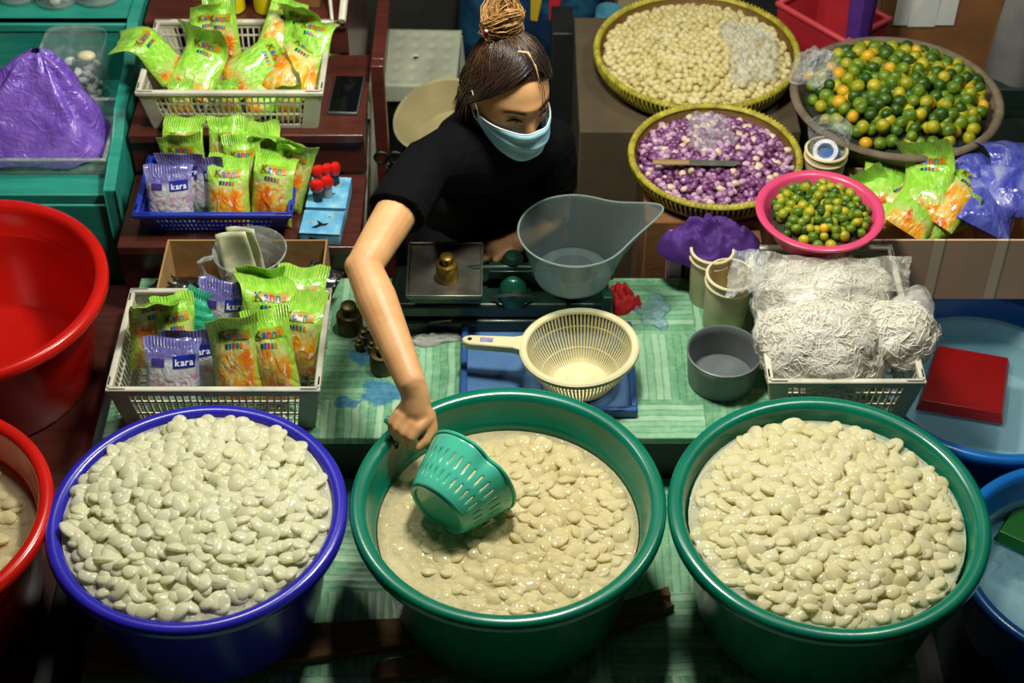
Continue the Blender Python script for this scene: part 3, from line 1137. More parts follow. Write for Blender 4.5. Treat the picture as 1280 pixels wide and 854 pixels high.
# printed carton with pouches behind the blue basins
PRINT = NT('striped_carton')
co = PRINT.coord('Object')
x_, y_, z_ = PRINT.sep(co)
st = PRINT.math('FRACT', PRINT.math('MULTIPLY', PRINT.math('ADD', x_, .03), 7.5))
PRINT.set(color=PRINT.ramp(st, [(.0, lin((206, 172, 134))), (.42, lin((210, 160, 130))), (.45, lin((228, 206, 166))), (.62, lin((166, 144, 112))), (.66, lin((214, 174, 136)))], 'CONSTANT'), rough=.8)
open_box('printed_carton', 'striped open carton full of green and violet pouches behind the blue basin', 'box', (.742, .735, .50), (1.24, .985, .665), .005, PRINT.mat)
tag(MB().box2((.70, .86, 0), (1.30, 1.40, .50)).build('wooden_block', DARKW, bevel=.004), 'dark wooden block under the striped carton and the lime basket', 'block')
G1 = 'green pouches in the striped carton'
for (v, x, y, z, ln, yw, rl, s, lab) in [(5, .80, .90, .125, 66, 10, 20, 1.0, 'lying by the tan cup in the striped carton'), (6, .885, .870, .150, 66, -20, -8, .98, 'with its ruffled top against the lime basket'),
                                    (5, .83, .83, .14, 70, 30, 62, 1.0, 'lying crosswise in the striped carton behind the pink bowl'), (2, .90, .85, .145, 72, -12, 30, .95, 'lying face up in the middle of the striped carton'),
                                    (6, .86, .86, .125, 72, 15, 80, .9, 'along the front wall of the striped carton beside the pink bowl'),
                                    (5, .95, .885, .13, 74, -5, -60, .9, 'flattened against the front wall of the striped carton'), (6, .80, .86, .12, 74, -30, -40, .85, 'lowest beside the pink bowl in the striped carton'),
                                    (6, 1.12, .85, .13, 66, 12, 60, .9, 'at the front of the striped carton among the violet pouches'), (1, .90, .87, .115, 70, 40, 0, .92, 'under the ruffled pouch in the striped carton')]:
    put(GV[v], (x, y - .05, .515 + z), ln, yw, rl, P + lab, G1, s)
G1 = 'violet pouches in the striped carton'
for (x, y, z, ln, yw, rl, lab) in [(.99, .92, .14, 60, 10, 20, 'leaning on the lime basket'), (1.06, .86, .15, 62, -30, -20, 'on top of the other violet ones'), (1.11, .93, .14, 50, 20, 5, 'in the back corner'),
                                   (1.0, .83, .14, 66, 40, 60, 'lying crosswise next to the green ones'), (1.15, .84, .14, 62, -10, 30, 'near the front wall')]:
    put(VV, (x, y - .05, .515 + z), ln, yw, rl, 'crumpled violet-blue pouch in the striped carton, ' + lab, G1)
# ================================================================== things on the counter
TRAY_M = plain('steel_blue_plastic', (52, 92, 158), .32, .12, 10)
t = thing('serving_tray', 'shallow blue plastic tray under the cream colander', 'tray', (.072, .458, ZC))
MB().box2((-.165, -.118, 0), (.165, .118, .006)).build('tray_bottom', plain('pale_tray_blue', (84, 124, 172), .35, .12, 8), t, bevel=.002)
m = MB()
m.box2((-.176, -.130, 0), (.176, -.116, .022)).box2((-.176, .116, 0), (.176, .130, .022)).box2((-.176, -.116, 0), (-.162, .116, .022)).box2((.162, -.116, 0), (.176, .116, .022))
m.build('tray_rim', TRAY_M, t, bevel=.004)

# cream colander
cc = A(727, 430, .665)
t = thing('colander', 'cream plastic colander with a long handle resting on the blue tray', 'colander', (cc[0], cc[1], ZC + .0075), (R_(2), R_(3), R_(172)))
RC, HC = .1185, .098
MB().lathe([(RC - .016, HC - .004), (RC - .014, HC), (RC - .004, HC + .002), (RC, HC - .001), (RC + .0005, HC - .008), (RC - .003, HC - .009), (RC - .005, HC - .004), (RC - .013, HC - .005), (RC - .016, HC - .004)], 72).build('rim', CREAM_P, t)
m = MB()
nr = 84
for i in range(nr):
    a = 2 * PI * i / nr
    ca, sa = math.cos(a), math.sin(a)
    pts = [((RC - .012) * ca, (RC - .012) * sa, HC - .003), ((RC - .026) * ca, (RC - .026) * sa, .05), (.066 * ca, .066 * sa, .010), (.054 * ca, .054 * sa, .002)]
    m.tube(pts, .0022, 4)
for (r, z) in ((RC - .020, .066), (.077, .028)):
    m.lathe([(r - .0015, z), (r, z + .0016), (r + .0015, z), (r, z - .0016), (r - .0015, z)], 72)
m.build('slatted_wall', CREAM_P, t, smooth=False)
m = MB().lathe([(0, 0), (.056, 0), (.058, .003), (.054, .005), (.050, .0035), (.030, .0035), (.028, .005), (.026, .0035), (0, .0035)], 48)
m.build('base', CREAM_P, t)
m = MB()
hp = []
pts2 = [(RC - .004, -.022), (RC + .012, -.0165), (RC + .10, -.0135), (RC + .112, -.009), (RC + .117, 0), (RC + .112, .009), (RC + .10, .0135), (RC + .012, .0165), (RC - .004, .022)]
hole = [(RC + .101 + .0045 * math.cos(a), .0045 * math.sin(a)) for a in np.linspace(-PI / 2, PI * 1.5, 9)[:-1]]


def slab_ring(m, outer, z0, z1):
    n = len(outer)
    v = [(x, y, z0) for x, y in outer] + [(x, y, z1) for x, y in outer]
    return m.add(v, [tuple(range(n))[::-1], tuple(range(n, 2 * n))] + [(i, (i + 1) % n, n + (i + 1) % n, n + i) for i in range(n)])


hd_ = slab_ring(m, pts2, HC - .016, HC + .002).build('handle', CREAM_P, t, bevel=.003, sharp=30)
MB().lathe([(0, 0), (.0045, 0), (.0045, .0006), (0, .0006)], 12, None, (RC + .100, 0, HC + .0022)).build('hanging_hole', INK_K, hd_)
MB().box((RC + .066, 0, HC + .0026), (.026, .012, .0008)).build('maker_sticker', plain('faded_violet_print', (150, 150, 190), .4, .2, 60), hd_)

# turquoise scoop colander held over the tub
SC_M = plain('turquoise_plastic', (80, 200, 168), .25, .06, 12, coat=.3, coatr=.1)
ax = np.array([.61, .77, .15])
ax /= np.linalg.norm(ax)
base_c = A(546, 638, .678)
Rs = frame_from(ax, (-.78, .62, .12))
t = thing('scoop_colander', 'turquoise plastic colander scoop tilted on its side in the green tub, held by the seller', 'scoop')
t.matrix_world = Matrix.Translation(base_c) @ Matrix(Rs.tolist()).to_4x4()
NR, HS = 160, .104


def scoop_pt(i, tt):
    a = 2 * PI * i / NR
    r = .060 + (.094 - .060) * tt ** .85
    # pouring dent on the lower, camera side
    for a0, dep, wd in ((-1.65, .22, .17), (-.95, .07, .14), (2.0, .12, .2)):
        d = (a - a0 + PI) % (2 * PI) - PI
        r *= 1 - dep * math.exp(-(d / wd) ** 2) * max(0, tt - .45) * 1.8
    return np.array([r * math.cos(a), r * math.sin(a), HS * tt])


rows = [0, .06, .14, .20, .36, .42, .50, .70, .76, .82, .92, 1.0]
v, f = [], []
for tt in rows:
    for i in range(NR):
        v.append(scoop_pt(i, tt))
for j in range(len(rows) - 1):
    for i in range(NR):
        if (rows[j] in (.20, .50)) and i % 5 == 0:
            continue                            # open slots
        k = (i + 1) % NR
        f.append((j * NR + i, j * NR + k, (j + 1) * NR + k, (j + 1) * NR + i))
o = MB().add(v, f).build('slotted_wall', SC_M, t, sharp=60)
sm = o.modifiers.new('solid', 'SOLIDIFY')
sm.thickness = .0028
o = MB().lathe([(0, .004), (.050, .004), (.053, .0), (.058, -.001), (.061, .002), (.060, .007), (.055, .007), (.052, .008), (0, .008)], 64).build('base', SC_M, t)
m = MB()
pth = [scoop_pt(i, 1.0) for i in range(NR)] + [scoop_pt(0, 1.0)]
m.tube(pth, .0032, 6, caps=False)
m.build('rim', SC_M, t)
m = MB()
m.tube([(.090, 0, HS - .008), (.115, 0, HS - .006), (.150, 0, HS - .008), (.185, .0, HS - .012), (.195, 0, HS - .013)], [.012, .011, .0105, .011, .009], 12, flat=.75)
m.build('handle', SC_M, t)
HANDLE_P = [np.array(base_c) + Rs @ np.array([q, 0, HS - .008]) for q in (.10, .115, .145, .185)]

# grey pot
m = MB().lathe([(0, 0), (.062, 0), (.068, .004), (.0725, .06), (.0735, .074), (.0755, .076), (.0755, .079), (.073, .080), (.0705, .078), (.0695, .06), (.064, .008), (0, .006)], 56)
o = m.build('measuring_pot', plain('grey_plastic', (104, 112, 112), .4, .12, 14), sharp=50)
pp = A(911, 487, ZC)
o.location = (A(911, 500, ZC)[0] - .010, pp[1] + .03, ZC)
tag(o, 'grey round plastic pot on the counter next to the sprout crate', 'pot')

# tan cups
CUP_M = plain('tan_plastic', (220, 206, 162), .5, .14, 14, .1, 20)


def cup(label, x, y, z, r=.047, h=.13, rot=(0, 0, 0)):
    t = thing('plastic_cup', label, 'cup', (x, y, z), rot)
    MB().lathe([(0, 0), (r * .84, 0), (r * .88, .004), (r * .99, h * .80), (r * .985, h - .002), (r * .955, h - .002), (r * .955, h * .80), (r * .83, .006), (0, .006)], 48).build('cup_body', CUP_M, t)
    m = MB()
    for z_ in (h - .003, h * .84):
        rr = r * 1.0
        m.lathe([(rr - .003, z_ - .002), (rr + .002, z_ - .002), (rr + .0028, z_ + .001), (rr + .001, z_ + .003), (rr - .003, z_ + .003), (rr - .003, z_ - .002)], 48)
    m.build('rim', CUP_M, t)
    return t


ca_ = A(884, 372, ZC)
cb_ = A(908, 400, ZC)
cup('tan plastic cup standing behind the other tan cup, below the purple cloth', ca_[0], ca_[1], ZC, .044, .135)
cup('tan plastic cup with clear plastic in its mouth beside the sprout crate', cb_[0] - .008, cb_[1] - .008, ZC, .049, .135, (0, R_(2), 0))
cup('tan plastic cup with a blue and white bag in it beside the limes', .685, .968, .60, .045, .13)
tag(MB().box2((.64, .915, .50), (.735, 1.02, .60)).build('wooden_block', DARKW, bevel=.003), 'small dark wooden block under the tan cup by the limes', 'block')

# weighing scale -----------------------------------------------------------
t = thing('balance_scale', 'dark green cast iron balance scale with a steel plate and clear pan, on the counter', 'scale', (-.02, .645, ZC))
MB().box2((-.235, -.075, .0), (.225, .075, .035)).build('base', IRON, t, bevel=.006)
MB().box2((-.225, -.066, .035), (.215, .062, .072)).build('body', IRON, t, bevel=.008)
m = MB()
m.tube([(-.150, -.078, .046), (-.150, -.088, .046), (-.105, -.088, .052), (-.105, -.078, .052)], .0028, 6)
m.build('drawer_pull', CHROME, t)
for x in (-.115, .135):
    m = MB().lathe([(.022, 0), (.018, .012), (.012, .02), (.012, .034), (.020, .040), (0, .042)], 20, None, (x, 0, .070))
    m.build('pillar', IRON, t)
m = MB().lathe([(.030, 0), (.030, .02), (.026, .045), (.015, .058), (.009, .062), (0, .063)], 24, np.diag([1.0, .8, 1.0]), (.022, -.045, .066))
m.build('pointer_housing', plain('enamel_green', (18, 84, 62), .3, .15, 20, coat=.3), t)
m = MB().lathe([(.010, 0), (.010, .05), (.019, .054), (.022, .066), (.017, .076), (0, .079)], 20, None, (.022, .012, .066))
m.build('knob_post', IRON, t)
m = MB().tube([(-.115, 0, .104), (-.05, -.002, .118), (.022, -.004, .122), (.09, -.002, .116), (.135, 0, .104)], .008, 8)
m.box((.022, .0, .110), (.10, .03, .02))
m.build('beam', IRON, t, bevel=.002)
m = MB().tube([(-.02, -.055, .085), (.0, -.066, .10), (.022, -.068, .104), (.045, -.066, .10), (.065, -.055, .085)], .003, 6)
m.build('pointer_guard', STEEL, t)
MB().box((-.1175, -.012, .118), (.152, .168, .005)).box((-.1175, -.094, .121), (.152, .005, .010)).box((-.1175, .071, .121), (.152, .005, .010)).box((-.193, -.012, .121), (.005, .168, .010)).box((-.042, -.012, .121), (.005, .168, .010)).build('weight_plate', STEEL, t, bevel=.002)
MB().box((-.1175, -.012, .108), (.146, .16, .016)).build('plate_carrier', IRON, t, bevel=.003)
MB().box((.145, -.01, .112), (.17, .03, .014)).box((.145, -.01, .112), (.03, .15, .014)).lathe([(0, 0), (.05, 0), (.05, .006), (0, .006)], 24, None, (.145, -.01, .116)).build('pan_carrier', IRON, t, bevel=.003)
MB().box((.214, -.07, .055), (.022, .03, .11)).build('end_bracket', plain('enamel_green_dark', (16, 66, 52), .35, .2, 20), t, bevel=.003)
# spilt crumbs on the scale body
tag(MB().ball((0, 0, 0), (.007, .006, .0045), 8, 6).ball((.012, .003, -.001), (.012, .005, .0035), 8, 6).ball((-.012, -.002, -.001), (.005, .004, .003), 8, 6).build('shallot_scrap', plain('onion_skin', (190, 150, 140), .5, .3, 200)),
    'small pale shallot scraps on the base of the scale', 'scrap').location = (.075, .573, ZC + .039)

# clear scoop pan
PAN_M = NT('smoky_clear_plastic')
PAN_M.set(color=lin((120, 140, 140)), rough=.14, spec=.7)
tr = PAN_M.n('ShaderNodeBsdfTransparent')
tr.inputs[0].default_value = (.80, .86, .84, 1)
mx = PAN_M.n('ShaderNodeMixShader')
mx.inputs[0].default_value = .26
PAN_M.l(tr.outputs[0], mx.inputs[1])
PAN_M.l(PAN_M.b.outputs[0], mx.inputs[2])
PAN_M.l(mx.outputs[0], PAN_M.out.inputs[0])
PAN_RIM = NT('clear_plastic_rim')
PAN_RIM.set(color=lin((150, 168, 164)), rough=.15, spec=.8, trans=.3)


def pan_pt(a, tt):
    r = .078 + (.112 - .078) * tt
    x, y = r * math.cos(a), r * math.sin(a) * 1.0
    d = (a - .18 + PI) % (2 * PI) - PI
    x += .068 * tt ** 2 * math.exp(-(d / .42) ** 2)
    y += .012 * tt ** 2 * math.exp(-(d / .42) ** 2)
    z = .115 * tt + .032 * tt ** 3 * math.exp(-(d / .5) ** 2)
    return np.array([x, y, z])


bp = A(716, 336, .685)
t = thing('scale_pan', 'clear smoky plastic pan with a pouring lip standing on the scale', 'pan', (bp[0], bp[1], ZC + .122))
o = MB().grid(lambda u, v: pan_pt(2 * PI * u, v), 72, 14, wrap=True).build('pan_wall', PAN_M.mat, t, sharp=0)
sm = o.modifiers.new('solid', 'SOLIDIFY')
sm.thickness = .0016
MB().lathe([(0, 0), (.07, 0), (.079, .002), (.079, .004), (.07, .004), (0, .004)], 56).build('pan_bottom', PAN_M.mat, t)
MB().tube([pan_pt(2 * PI * i / 96, 1.0) for i in range(97)], .0022, 6, caps=False).build('pan_rim', PAN_RIM.mat, t)


# brass weights
def weight(label, x, y, z, r, h, mat_, group='brass weights on the counter'):
    o = MB().lathe([(0, 0), (r, 0), (r * 1.02, h * .03), (r, h * .58), (r * .9, h * .64), (r * .45, h * .68), (r * .38, h * .75), (r * .5, h * .82), (r * .62, h * .88), (r * .58, h * .96), (r * .3, h), (0, h)], 28).build('brass_weight', mat_, sharp=40)
    o.location = (x, y, z)
    return tag(o, label, 'weight', group)


w0 = A(559, 352, .671)
weight('bright brass weight standing on the steel plate of the scale', w0[0], w0[1] + .01, ZC + .121, .0225, .062, BRASS)
w1 = A(438, 412, ZC)
weight('large tarnished brass weight by the corner of the white crate', w1[0], w1[1], ZC, .027, .072, BRASS_D)
w2 = A(479, 461, ZC)
weight('large tarnished brass weight standing on the blue worn patch', w2[0], w2[1], ZC, .026, .070, BRASS_D)
for (px, py, r, h) in ((456, 428, .013, .036), (466, 440, .011, .03), (450, 436, .010, .028), (462, 424, .012, .032)):
    p = A(px, py, ZC)
    weight('little tarnished brass weight huddled between the two large ones', p[0], p[1], ZC, r, h, BRASS_D)


# crumpled soft things --------------------------------------------------------
def crumple(name, label, cat, loc, size, mat_, seed, fold=7.0, amp=.35, rz=0.0, n=36, lobes=None, part=False):
    """a heap of thin cloth or film: wrinkled, closed mound"""
    def fn(u, v):
        a = 2 * PI * u
        rr = math.sin(PI / 2 * min(1, v * 1.0))
        z = math.cos(PI / 2 * v)
        k = 1 + amp * nz((math.cos(a) * 1.1, math.sin(a) * 1.1, seed), 1.3, seed) * (.4 + v)
        if lobes:
            k *= 1 + lobes * math.sin(a * 3 + seed)
        x, y = rr * k * math.cos(a), rr * k * math.sin(a)
        zz = max(.0, z * (1 + amp * 1.4 * nz((x * fold * .5, y * fold * .5, seed), 1, seed)) + .22 * nz((x * fold, y * fold, 2), 1, seed) * (1 - v ** 4) * 1.1)
        return np.array([x * size[0], y * size[1], zz * size[2]])
    o = MB().grid(fn, n, int(n * .6), wrap=True).build(name, mat_, sharp=0)
    o.location = loc
    o.rotation_euler.z = rz
    if not part:
        tag(o, label, cat)
    return o


CLOTH_R = plain('red_cloth', (196, 26, 30), .7, .15, 30)
CLOTH_P = plain('deep_purple_cloth', (74, 34, 122), .75, .2, 22, .3, 80)
FILM = film('clear_film', (250, 250, 240), .34, .14, 26, .7)
FILM_S = film('silvery_film', (225, 232, 232), .34, .1, 60, .8)
rc = A(778, 378, ZC)
crumple('red_cloth', 'small crumpled red cloth beside the scale', 'cloth', (rc[0], rc[1], ZC), (.036, .036, .032), CLOTH_R, 4, 6, .5, .6, lobes=.22)
fc = A(815, 392, ZC)
crumple('plastic_scrap', 'crumpled clear and pale blue plastic scrap on the counter by the red cloth', 'plastic', (fc[0], fc[1], ZC), (.04, .045, .014), film('bluish_film', (150, 190, 215), .5, .12, 70, .9), 8, 8, .5)
wc = A(545, 428, ZC)
crumple('white_cloth', 'thin rumpled white cloth along the foot of the scale', 'cloth', (wc[0], wc[1] + .005, ZC), (.056, .016, .014), plain('grey_white_cloth', (178, 182, 172), .8, .15, 40), 9, 8, .4, .12)

# bags of sprouts -----------------------------------------------------------
SPR_M = fruit_mat('sprout_white', (252, 247, 228), (255, 253, 244), .35, .3)


def sprouts_bag(label, c, size, seed, n, neck=None, rz=0):
    rnd = random.Random(seed)
    t = thing('sprouts_bag', label, 'bag', c, (0, 0, rz), 'clear bags of sprouts')

    def surf(d, k):
        q = 1 + .16 * nz(d, 1.7, seed) + .07 * nz(d, 4.5, seed)
        p = np.array([d[0] * size[0], d[1] * size[1], max(d[2], -.35) * size[2]]) * q * k
        return p
    m = MB()
    for i in range(n):
        d = np.array([rnd.gauss(0, 1), rnd.gauss(0, 1), rnd.gauss(.45, .8)])
        d /= np.linalg.norm(d)
        if d[2] < -.3:
            continue
        p = surf(d, rnd.uniform(.950, .980))
        a = np.cross(d, np.array([rnd.gauss(0, 1), rnd.gauss(0, 1), rnd.gauss(0, 1)]))
        a /= np.linalg.norm(a) + 1e-9
        b = np.cross(d, a)
        L = rnd.uniform(.014, .034)
        cu = rnd.uniform(-.4, .4)
        pts = [p + a * L * s + b * L * cu * s * s + d * .004 * math.cos(s * 3) for s in (-.5, -.17, .17, .5)]
        m.tube(pts, rnd.uniform(.0009, .0021), 5, caps=False, flat=.7)
    m.grid(lambda u, v: surf(np.array([math.sin(PI * .6 * v) * math.cos(2 * PI * u), math.sin(PI * .6 * v) * math.sin(2 * PI * u), math.cos(PI * .6 * v)]), .962), 40, 24, wrap=True)
    o = m.build('sprouts', SPR_M, t, sharp=0)
    o['kind'] = 'stuff'
    m = MB()

    def bagfn(u, v):
        d = np.array([math.sin(PI * .62 * v) * math.cos(2 * PI * u), math.sin(PI * .62 * v) * math.sin(2 * PI * u), math.cos(PI * .62 * v)])
        p = surf(d, 1.02 + .05 * nz(d, 7, seed + 3))
        if neck is not None:
            w = max(0.0, d.dot(np.array(neck) / np.linalg.norm(neck)) - .80) * 4
            p = p + np.array(neck) * w
        return p
    m.grid(bagfn, 48, 26, wrap=True)
    m.build('bag_film', FILM, t, sharp=0)
    return t


b1 = A(1040, 408, .69)
sprouts_bag('clear plastic bag of white sprouts filling the far half of the white crate', (.628, .560, .652), (.146, .115, .086), 3, 1300)
sprouts_bag('round clear plastic bag of white sprouts bulging over the front of the white crate', (.612, .430, .650), (.132, .116, .084), 5, 1900)
sprouts_bag('small clear plastic bag of sprouts hanging over the crate edge towards the red scoop', (.765, .445, .665), (.078, .078, .060), 7, 700, neck=(.02, .03, .03))


# the loose film lying over the back of the crate
def sheet(name, label, pts, mat_, seed, amp=.012, n=24, cat='plastic'):
    P = [np.array(p, float) for p in pts]

    def fn(u, v):
        p = P[0] * (1 - u) * (1 - v) + P[1] * u * (1 - v) + P[2] * u * v + P[3] * (1 - u) * v
        k = nz((u * 3, v * 3, seed), 1.4, seed) + .5 * nz((u * 8, v * 5, seed), 1.2, seed)
        return p + np.array([.006 * k, .006 * nz((u * 4, v * 4, 1), 1, seed), amp * k])
    o = MB().grid(fn, n, n).build(name, mat_, sharp=0)
    tag(o, label, cat)
    return o


sheet('plastic_sheet', 'clear plastic sheet lying over the back of the sprout crate below the pink bowl', [(.475, .500, .725), (.785, .505, .730), (.800, .588, .750), (.465, .590, .752)], film('milky_film', (220, 222, 206), .42, .15, 50, .8), 5, .016)
sheet('plastic_sheet', 'clear plastic bag mouth sticking out of the front tan cup', [(.425, .525, .69), (.495, .51, .72), (.515, .60, .745), (.450, .635, .73)], film('cup_film', (216, 226, 226), .42, .12, 60, .8), 15, .022)

# purple cloth and pink box -------------------------------------------------------
crumple('purple_cloth', 'deep purple cloth bunched up under the shallot basket', 'cloth', (.425, .728, .640), (.098, .060, .072), CLOTH_P, 6, 6, .35, -.1, n=48)
tag(MB().box2((.335, .752, .0), (.365, .80, .642)).build('pink_box', plain('pale_pink_card', (206, 164, 196), .5, .06), bevel=.003), 'narrow pale pink box standing behind the counter below the purple cloth', 'box')
tag(MB().box2((.372, .752, 0), (.53, .795, .645)).build('wooden_block', CARD_D, bevel=.003), 'brown block under the purple cloth', 'block')

# ------------------------------------------------------------------ measuring jug and banknotes, in the cardboard box
t = thing('measuring_jug', 'clear plastic jug holding banknotes, standing in the open cardboard box', 'jug', (-.538, .655, ZC + .006))
JUG = film('frosted_jug_plastic', (190, 196, 190), .62, .2, 30, .15, (.9, .92, .9))
m = MB().lathe([(0, 0), (.052, 0), (.058, .004), (.071, .14), (.076, .146), (.0765, .152), (.074, .153), (.070, .146), (.056, .008), (0, .006)], 56)
m.build('jug_body', JUG, t)
m = MB().tube([(-.072, -.02, .148), (-.088, -.025, .148), (-.100, -.028, .142), (-.096, -.027, .110), (-.070, -.02, .085)], .0055, 8)
m.build('handle', JUG, t)
NOTE = plain('pale_banknote', (206, 208, 170), .8, .16, 40)
for k, (dx, dy, rx, rz, lab) in enumerate(((-.012, -.014, -12, 10, 'folded pale banknotes sticking out of the clear jug, front bundle'), (.0, .004, -8, -4, 'folded pale banknotes sticking out of the clear jug, rear bundle'))):
    o = MB().grid(lambda u, v: np.array([(u - .5) * .062, .010 * math.sin(u * 3 + v) - .003 * math.sin(v * 9), v * .145]), 8, 14).build('banknote_bundle', NOTE, sharp=0)
    sm = o.modifiers.new('solid', 'SOLIDIFY')
    sm.thickness = .003
    o.location = (-.538 + dx, .650 + dy, ZC + .055)
    o.rotation_euler = (R_(rx), R_(-8), R_(rz))
    tag(o, lab, 'banknotes')

# sky blue boxes with a bird print, and lighters ----------------------------------
SKYB = NT('sky_print_card')
co = SKYB.coord('Object')
SKYB.set(color=SKYB.ramp(SKYB.noise(co, 26, 3), [(.35, lin((84, 166, 214))), (.6, lin((130, 200, 232))), (.75, lin((196, 228, 240)))]), rough=.4, coat=.3)


def bird_box(label, loc, w, d, h, rz):
    t = thing('printed_box', label, 'box', loc, (0, 0, rz))
    MB().box2((-w / 2, -d / 2, 0), (w / 2, d / 2, h)).build('box_body', SKYB.mat, t, bevel=.0015)
    MB().box2((-w / 2 - .001, -d / 2 - .001, h), (w / 2 + .001, d / 2 + .001, h + .002)).build('box_lid', SKYB.mat, t, bevel=.0008)
    s = w / .085
    bird = [(-.020, -.010), (-.006, .002), (-.012, .016), (-.004, .010), (.004, .004), (.016, .008), (.010, -.002), (.0, -.004), (-.010, -.012)]
    v = [(x * s, y * s - .01, h + .0026) for x, y in bird]
    MB().add(v, [tuple(range(len(v)))[::-1]]).build('bird_print', INK_K, t, smooth=False)
    v = [(x * s * .7 - .016, -d / 2 - .0015, h * .55 + y * s * .45) for x, y in bird]
    MB().add(v, [tuple(range(len(v)))]).build('bird_print', INK_K, t, smooth=False)
    m = MB()
    for (x, y) in ((.014, .018), (.026, .03), (-.024, -.004)):
        m.lathe([(0, 0), (.0035, 0)], 8, None, (x * s, y * s, h + .0026))
    m.build('sun_print', INK_Y, t)
    return t


bird_box('sky blue printed box with a bird, lower front one beside the blue basket', (-.405, .800, .632), .085, .075, .028, R_(-4))
bird_box('sky blue printed box with the red lighters standing on it', (-.398, .895, .632), .085, .105, .034, R_(-3))
LT_C = [plain('lighter_' + n_, c_, .3, .05) for n_, c_ in (('black', (20, 24, 28)), ('grey', (150, 156, 156)), ('teal', (50, 110, 100)), ('navy', (30, 40, 70)))]
LRED = plain('lighter_red', (214, 32, 20), .3, .05)
for k, (x, y) in enumerate(((-.418, .865), (-.398, .878), (-.420, .915), (-.401, .920), (-.384, .925))):
    t = thing('lighter', 'small upright cigarette lighter with a red top on the sky blue box', 'lighter', (x, y, .668), (0, 0, R_(15 * k)), 'red lighters')
    MB().lathe([(0, 0), (.0095, 0), (.0095, .030), (0, .030)], 14, np.diag([1.1, .75, 1])).build('lighter_body', LT_C[k % 4], t)
    MB().lathe([(.0105, .028), (.0135, .032), (.0138, .046), (.009, .053), (0, .055)], 14, np.diag([1.1, .8, 1])).build('lighter_cap', LRED, t)

# phone, bottles, boxes on the stepped shelf
t = thing('mobile_phone', 'black mobile phone lying on the stepped shelf beside the white crate', 'phone', (-.372, 1.145, .742), (0, 0, R_(-3)))
MB().box2((-.034, -.072, 0), (.034, .072, .008)).build('phone_case', plain('grey_phone_case', (70, 74, 74), .4, .1), t, bevel=.004)
MB().box2((-.031, -.068, .008), (.031, .068, .0092)).build('screen', plain('black_glass', (10, 14, 16), .08, .05), t, bevel=.0005)

YEL = plain('yellow_label', (226, 206, 20), .35, .06)
BOT = plain('dark_syrup', (60, 26, 14), .15, .1)
for (px, lab) in ((288, 'yellow labelled sauce bottle behind the crate, next to the small carton'), (333, 'yellow labelled sauce bottle behind the crate, its red print towards the larger carton')):
    p = A(px, 22, .835)
    t = thing('sauce_bottle', lab, 'bottle', (p[0], p[1] + .035, .835), (0, 0, R_(-90)), 'yellow sauce bottles')
    MB().lathe([(0, 0), (.028, 0), (.030, .003), (.030, .012), (.030, .10), (.026, .12), (.012, .145), (.012, .17), (0, .17)], 28).build('bottle_body', BOT, t)
    MB().lathe([(.0306, .004), (.0308, .10)], 28).build('label_wrap', YEL, t)
    MB().lathe([(.013, .155), (.014, .157), (.014, .178), (0, .180)], 18).build('cap', LRED, t)
    m = MB()
    for i in range(9):
        a = (i - 4) * .17
        q = .0312
        v = [(q * math.cos(a - .06), q * math.sin(a - .06), .05), (q * math.cos(a + .06), q * math.sin(a + .06), .05), (q * math.cos(a + .06), q * math.sin(a + .06), .066 + .008 * (i % 3)), (q * math.cos(a - .06), q * math.sin(a - .06), .066)]
        m.add(v, [(0, 1, 2, 3)])
    m.build('red_print', INK_R, t, smooth=False)
for (a, b, lab) in (((240, 2), (266, 2), 'small brown carton standing beside the sauce bottles'), ((353, 10), (400, 10), 'larger brown carton standing beside the sauce bottles')):
    p, q = A(a[0], a[1], .835), A(b[0], b[1], .835)
    tag(MB().box2((p[0], p[1], .835), (q[0], p[1] + .05, .90)).build('small_carton', CARD_D, bevel=.002), lab, 'box')
p = A(421, 30, .835)
m = MB().tube([(p[0] - .010, p[1] - .0, .840), (p[0] - .022, p[1] + .09, .880)], .004, 6).tube([(p[0] + .012, p[1] - .0, .842), (p[0] + .016, p[1] + .09, .880)], .009, 8)
m.build('white_clip', WHITE_P)
o = bpy.data.objects['white_clip']
tag(o, 'white plastic tongs lying on the top step of the stepped shelf', 'tongs')
# ================================================================== on the turquoise stand
TRAYC = film('frosted_tray_plastic', (176, 190, 186), .55, .25, 20, .1, (.9, .95, .93))
tp = A(60, 214, .68)
t = thing('clear_tray', 'frosted plastic tray holding the purple bag on the turquoise stand', 'tray', (-1.085, 1.045, .68))
rim_loop(.415, .235, .050, .010, .008).build('rim', TRAYC, t, bevel=.003)
m = MB().box2((-.195, -.105, 0), (.195, .105, .003))
for s in (-1, 1):
    m.add([(s * .195, -.105, 0), (s * .195, .105, 0), (s * .203, .113, .045), (s * .203, -.113, .045)], [(0, 1, 2, 3)])
    m.add([(-.195, s * .105, 0), (.195, s * .105, 0), (.203, s * .113, .045), (-.203, s * .113, .045)], [(0, 1, 2, 3)])
m.build('tray_body', TRAYC, t, smooth=False)
PURP = NT('purple_bag_film')
co = PURP.coord('Object')
nb = PURP.noise(co, 14, 3, .6, 1.0)
PURP.set(color=PURP.ramp(nb, [(.3, lin((108, 74, 186))), (.7, lin((152, 116, 218)))]), rough=.25, coat=.5, coatr=.1, sss=.3, ssss=.03)
PURP.bump(PURP.noise(co, 30, 3, .6, 1.2), .7, .012)


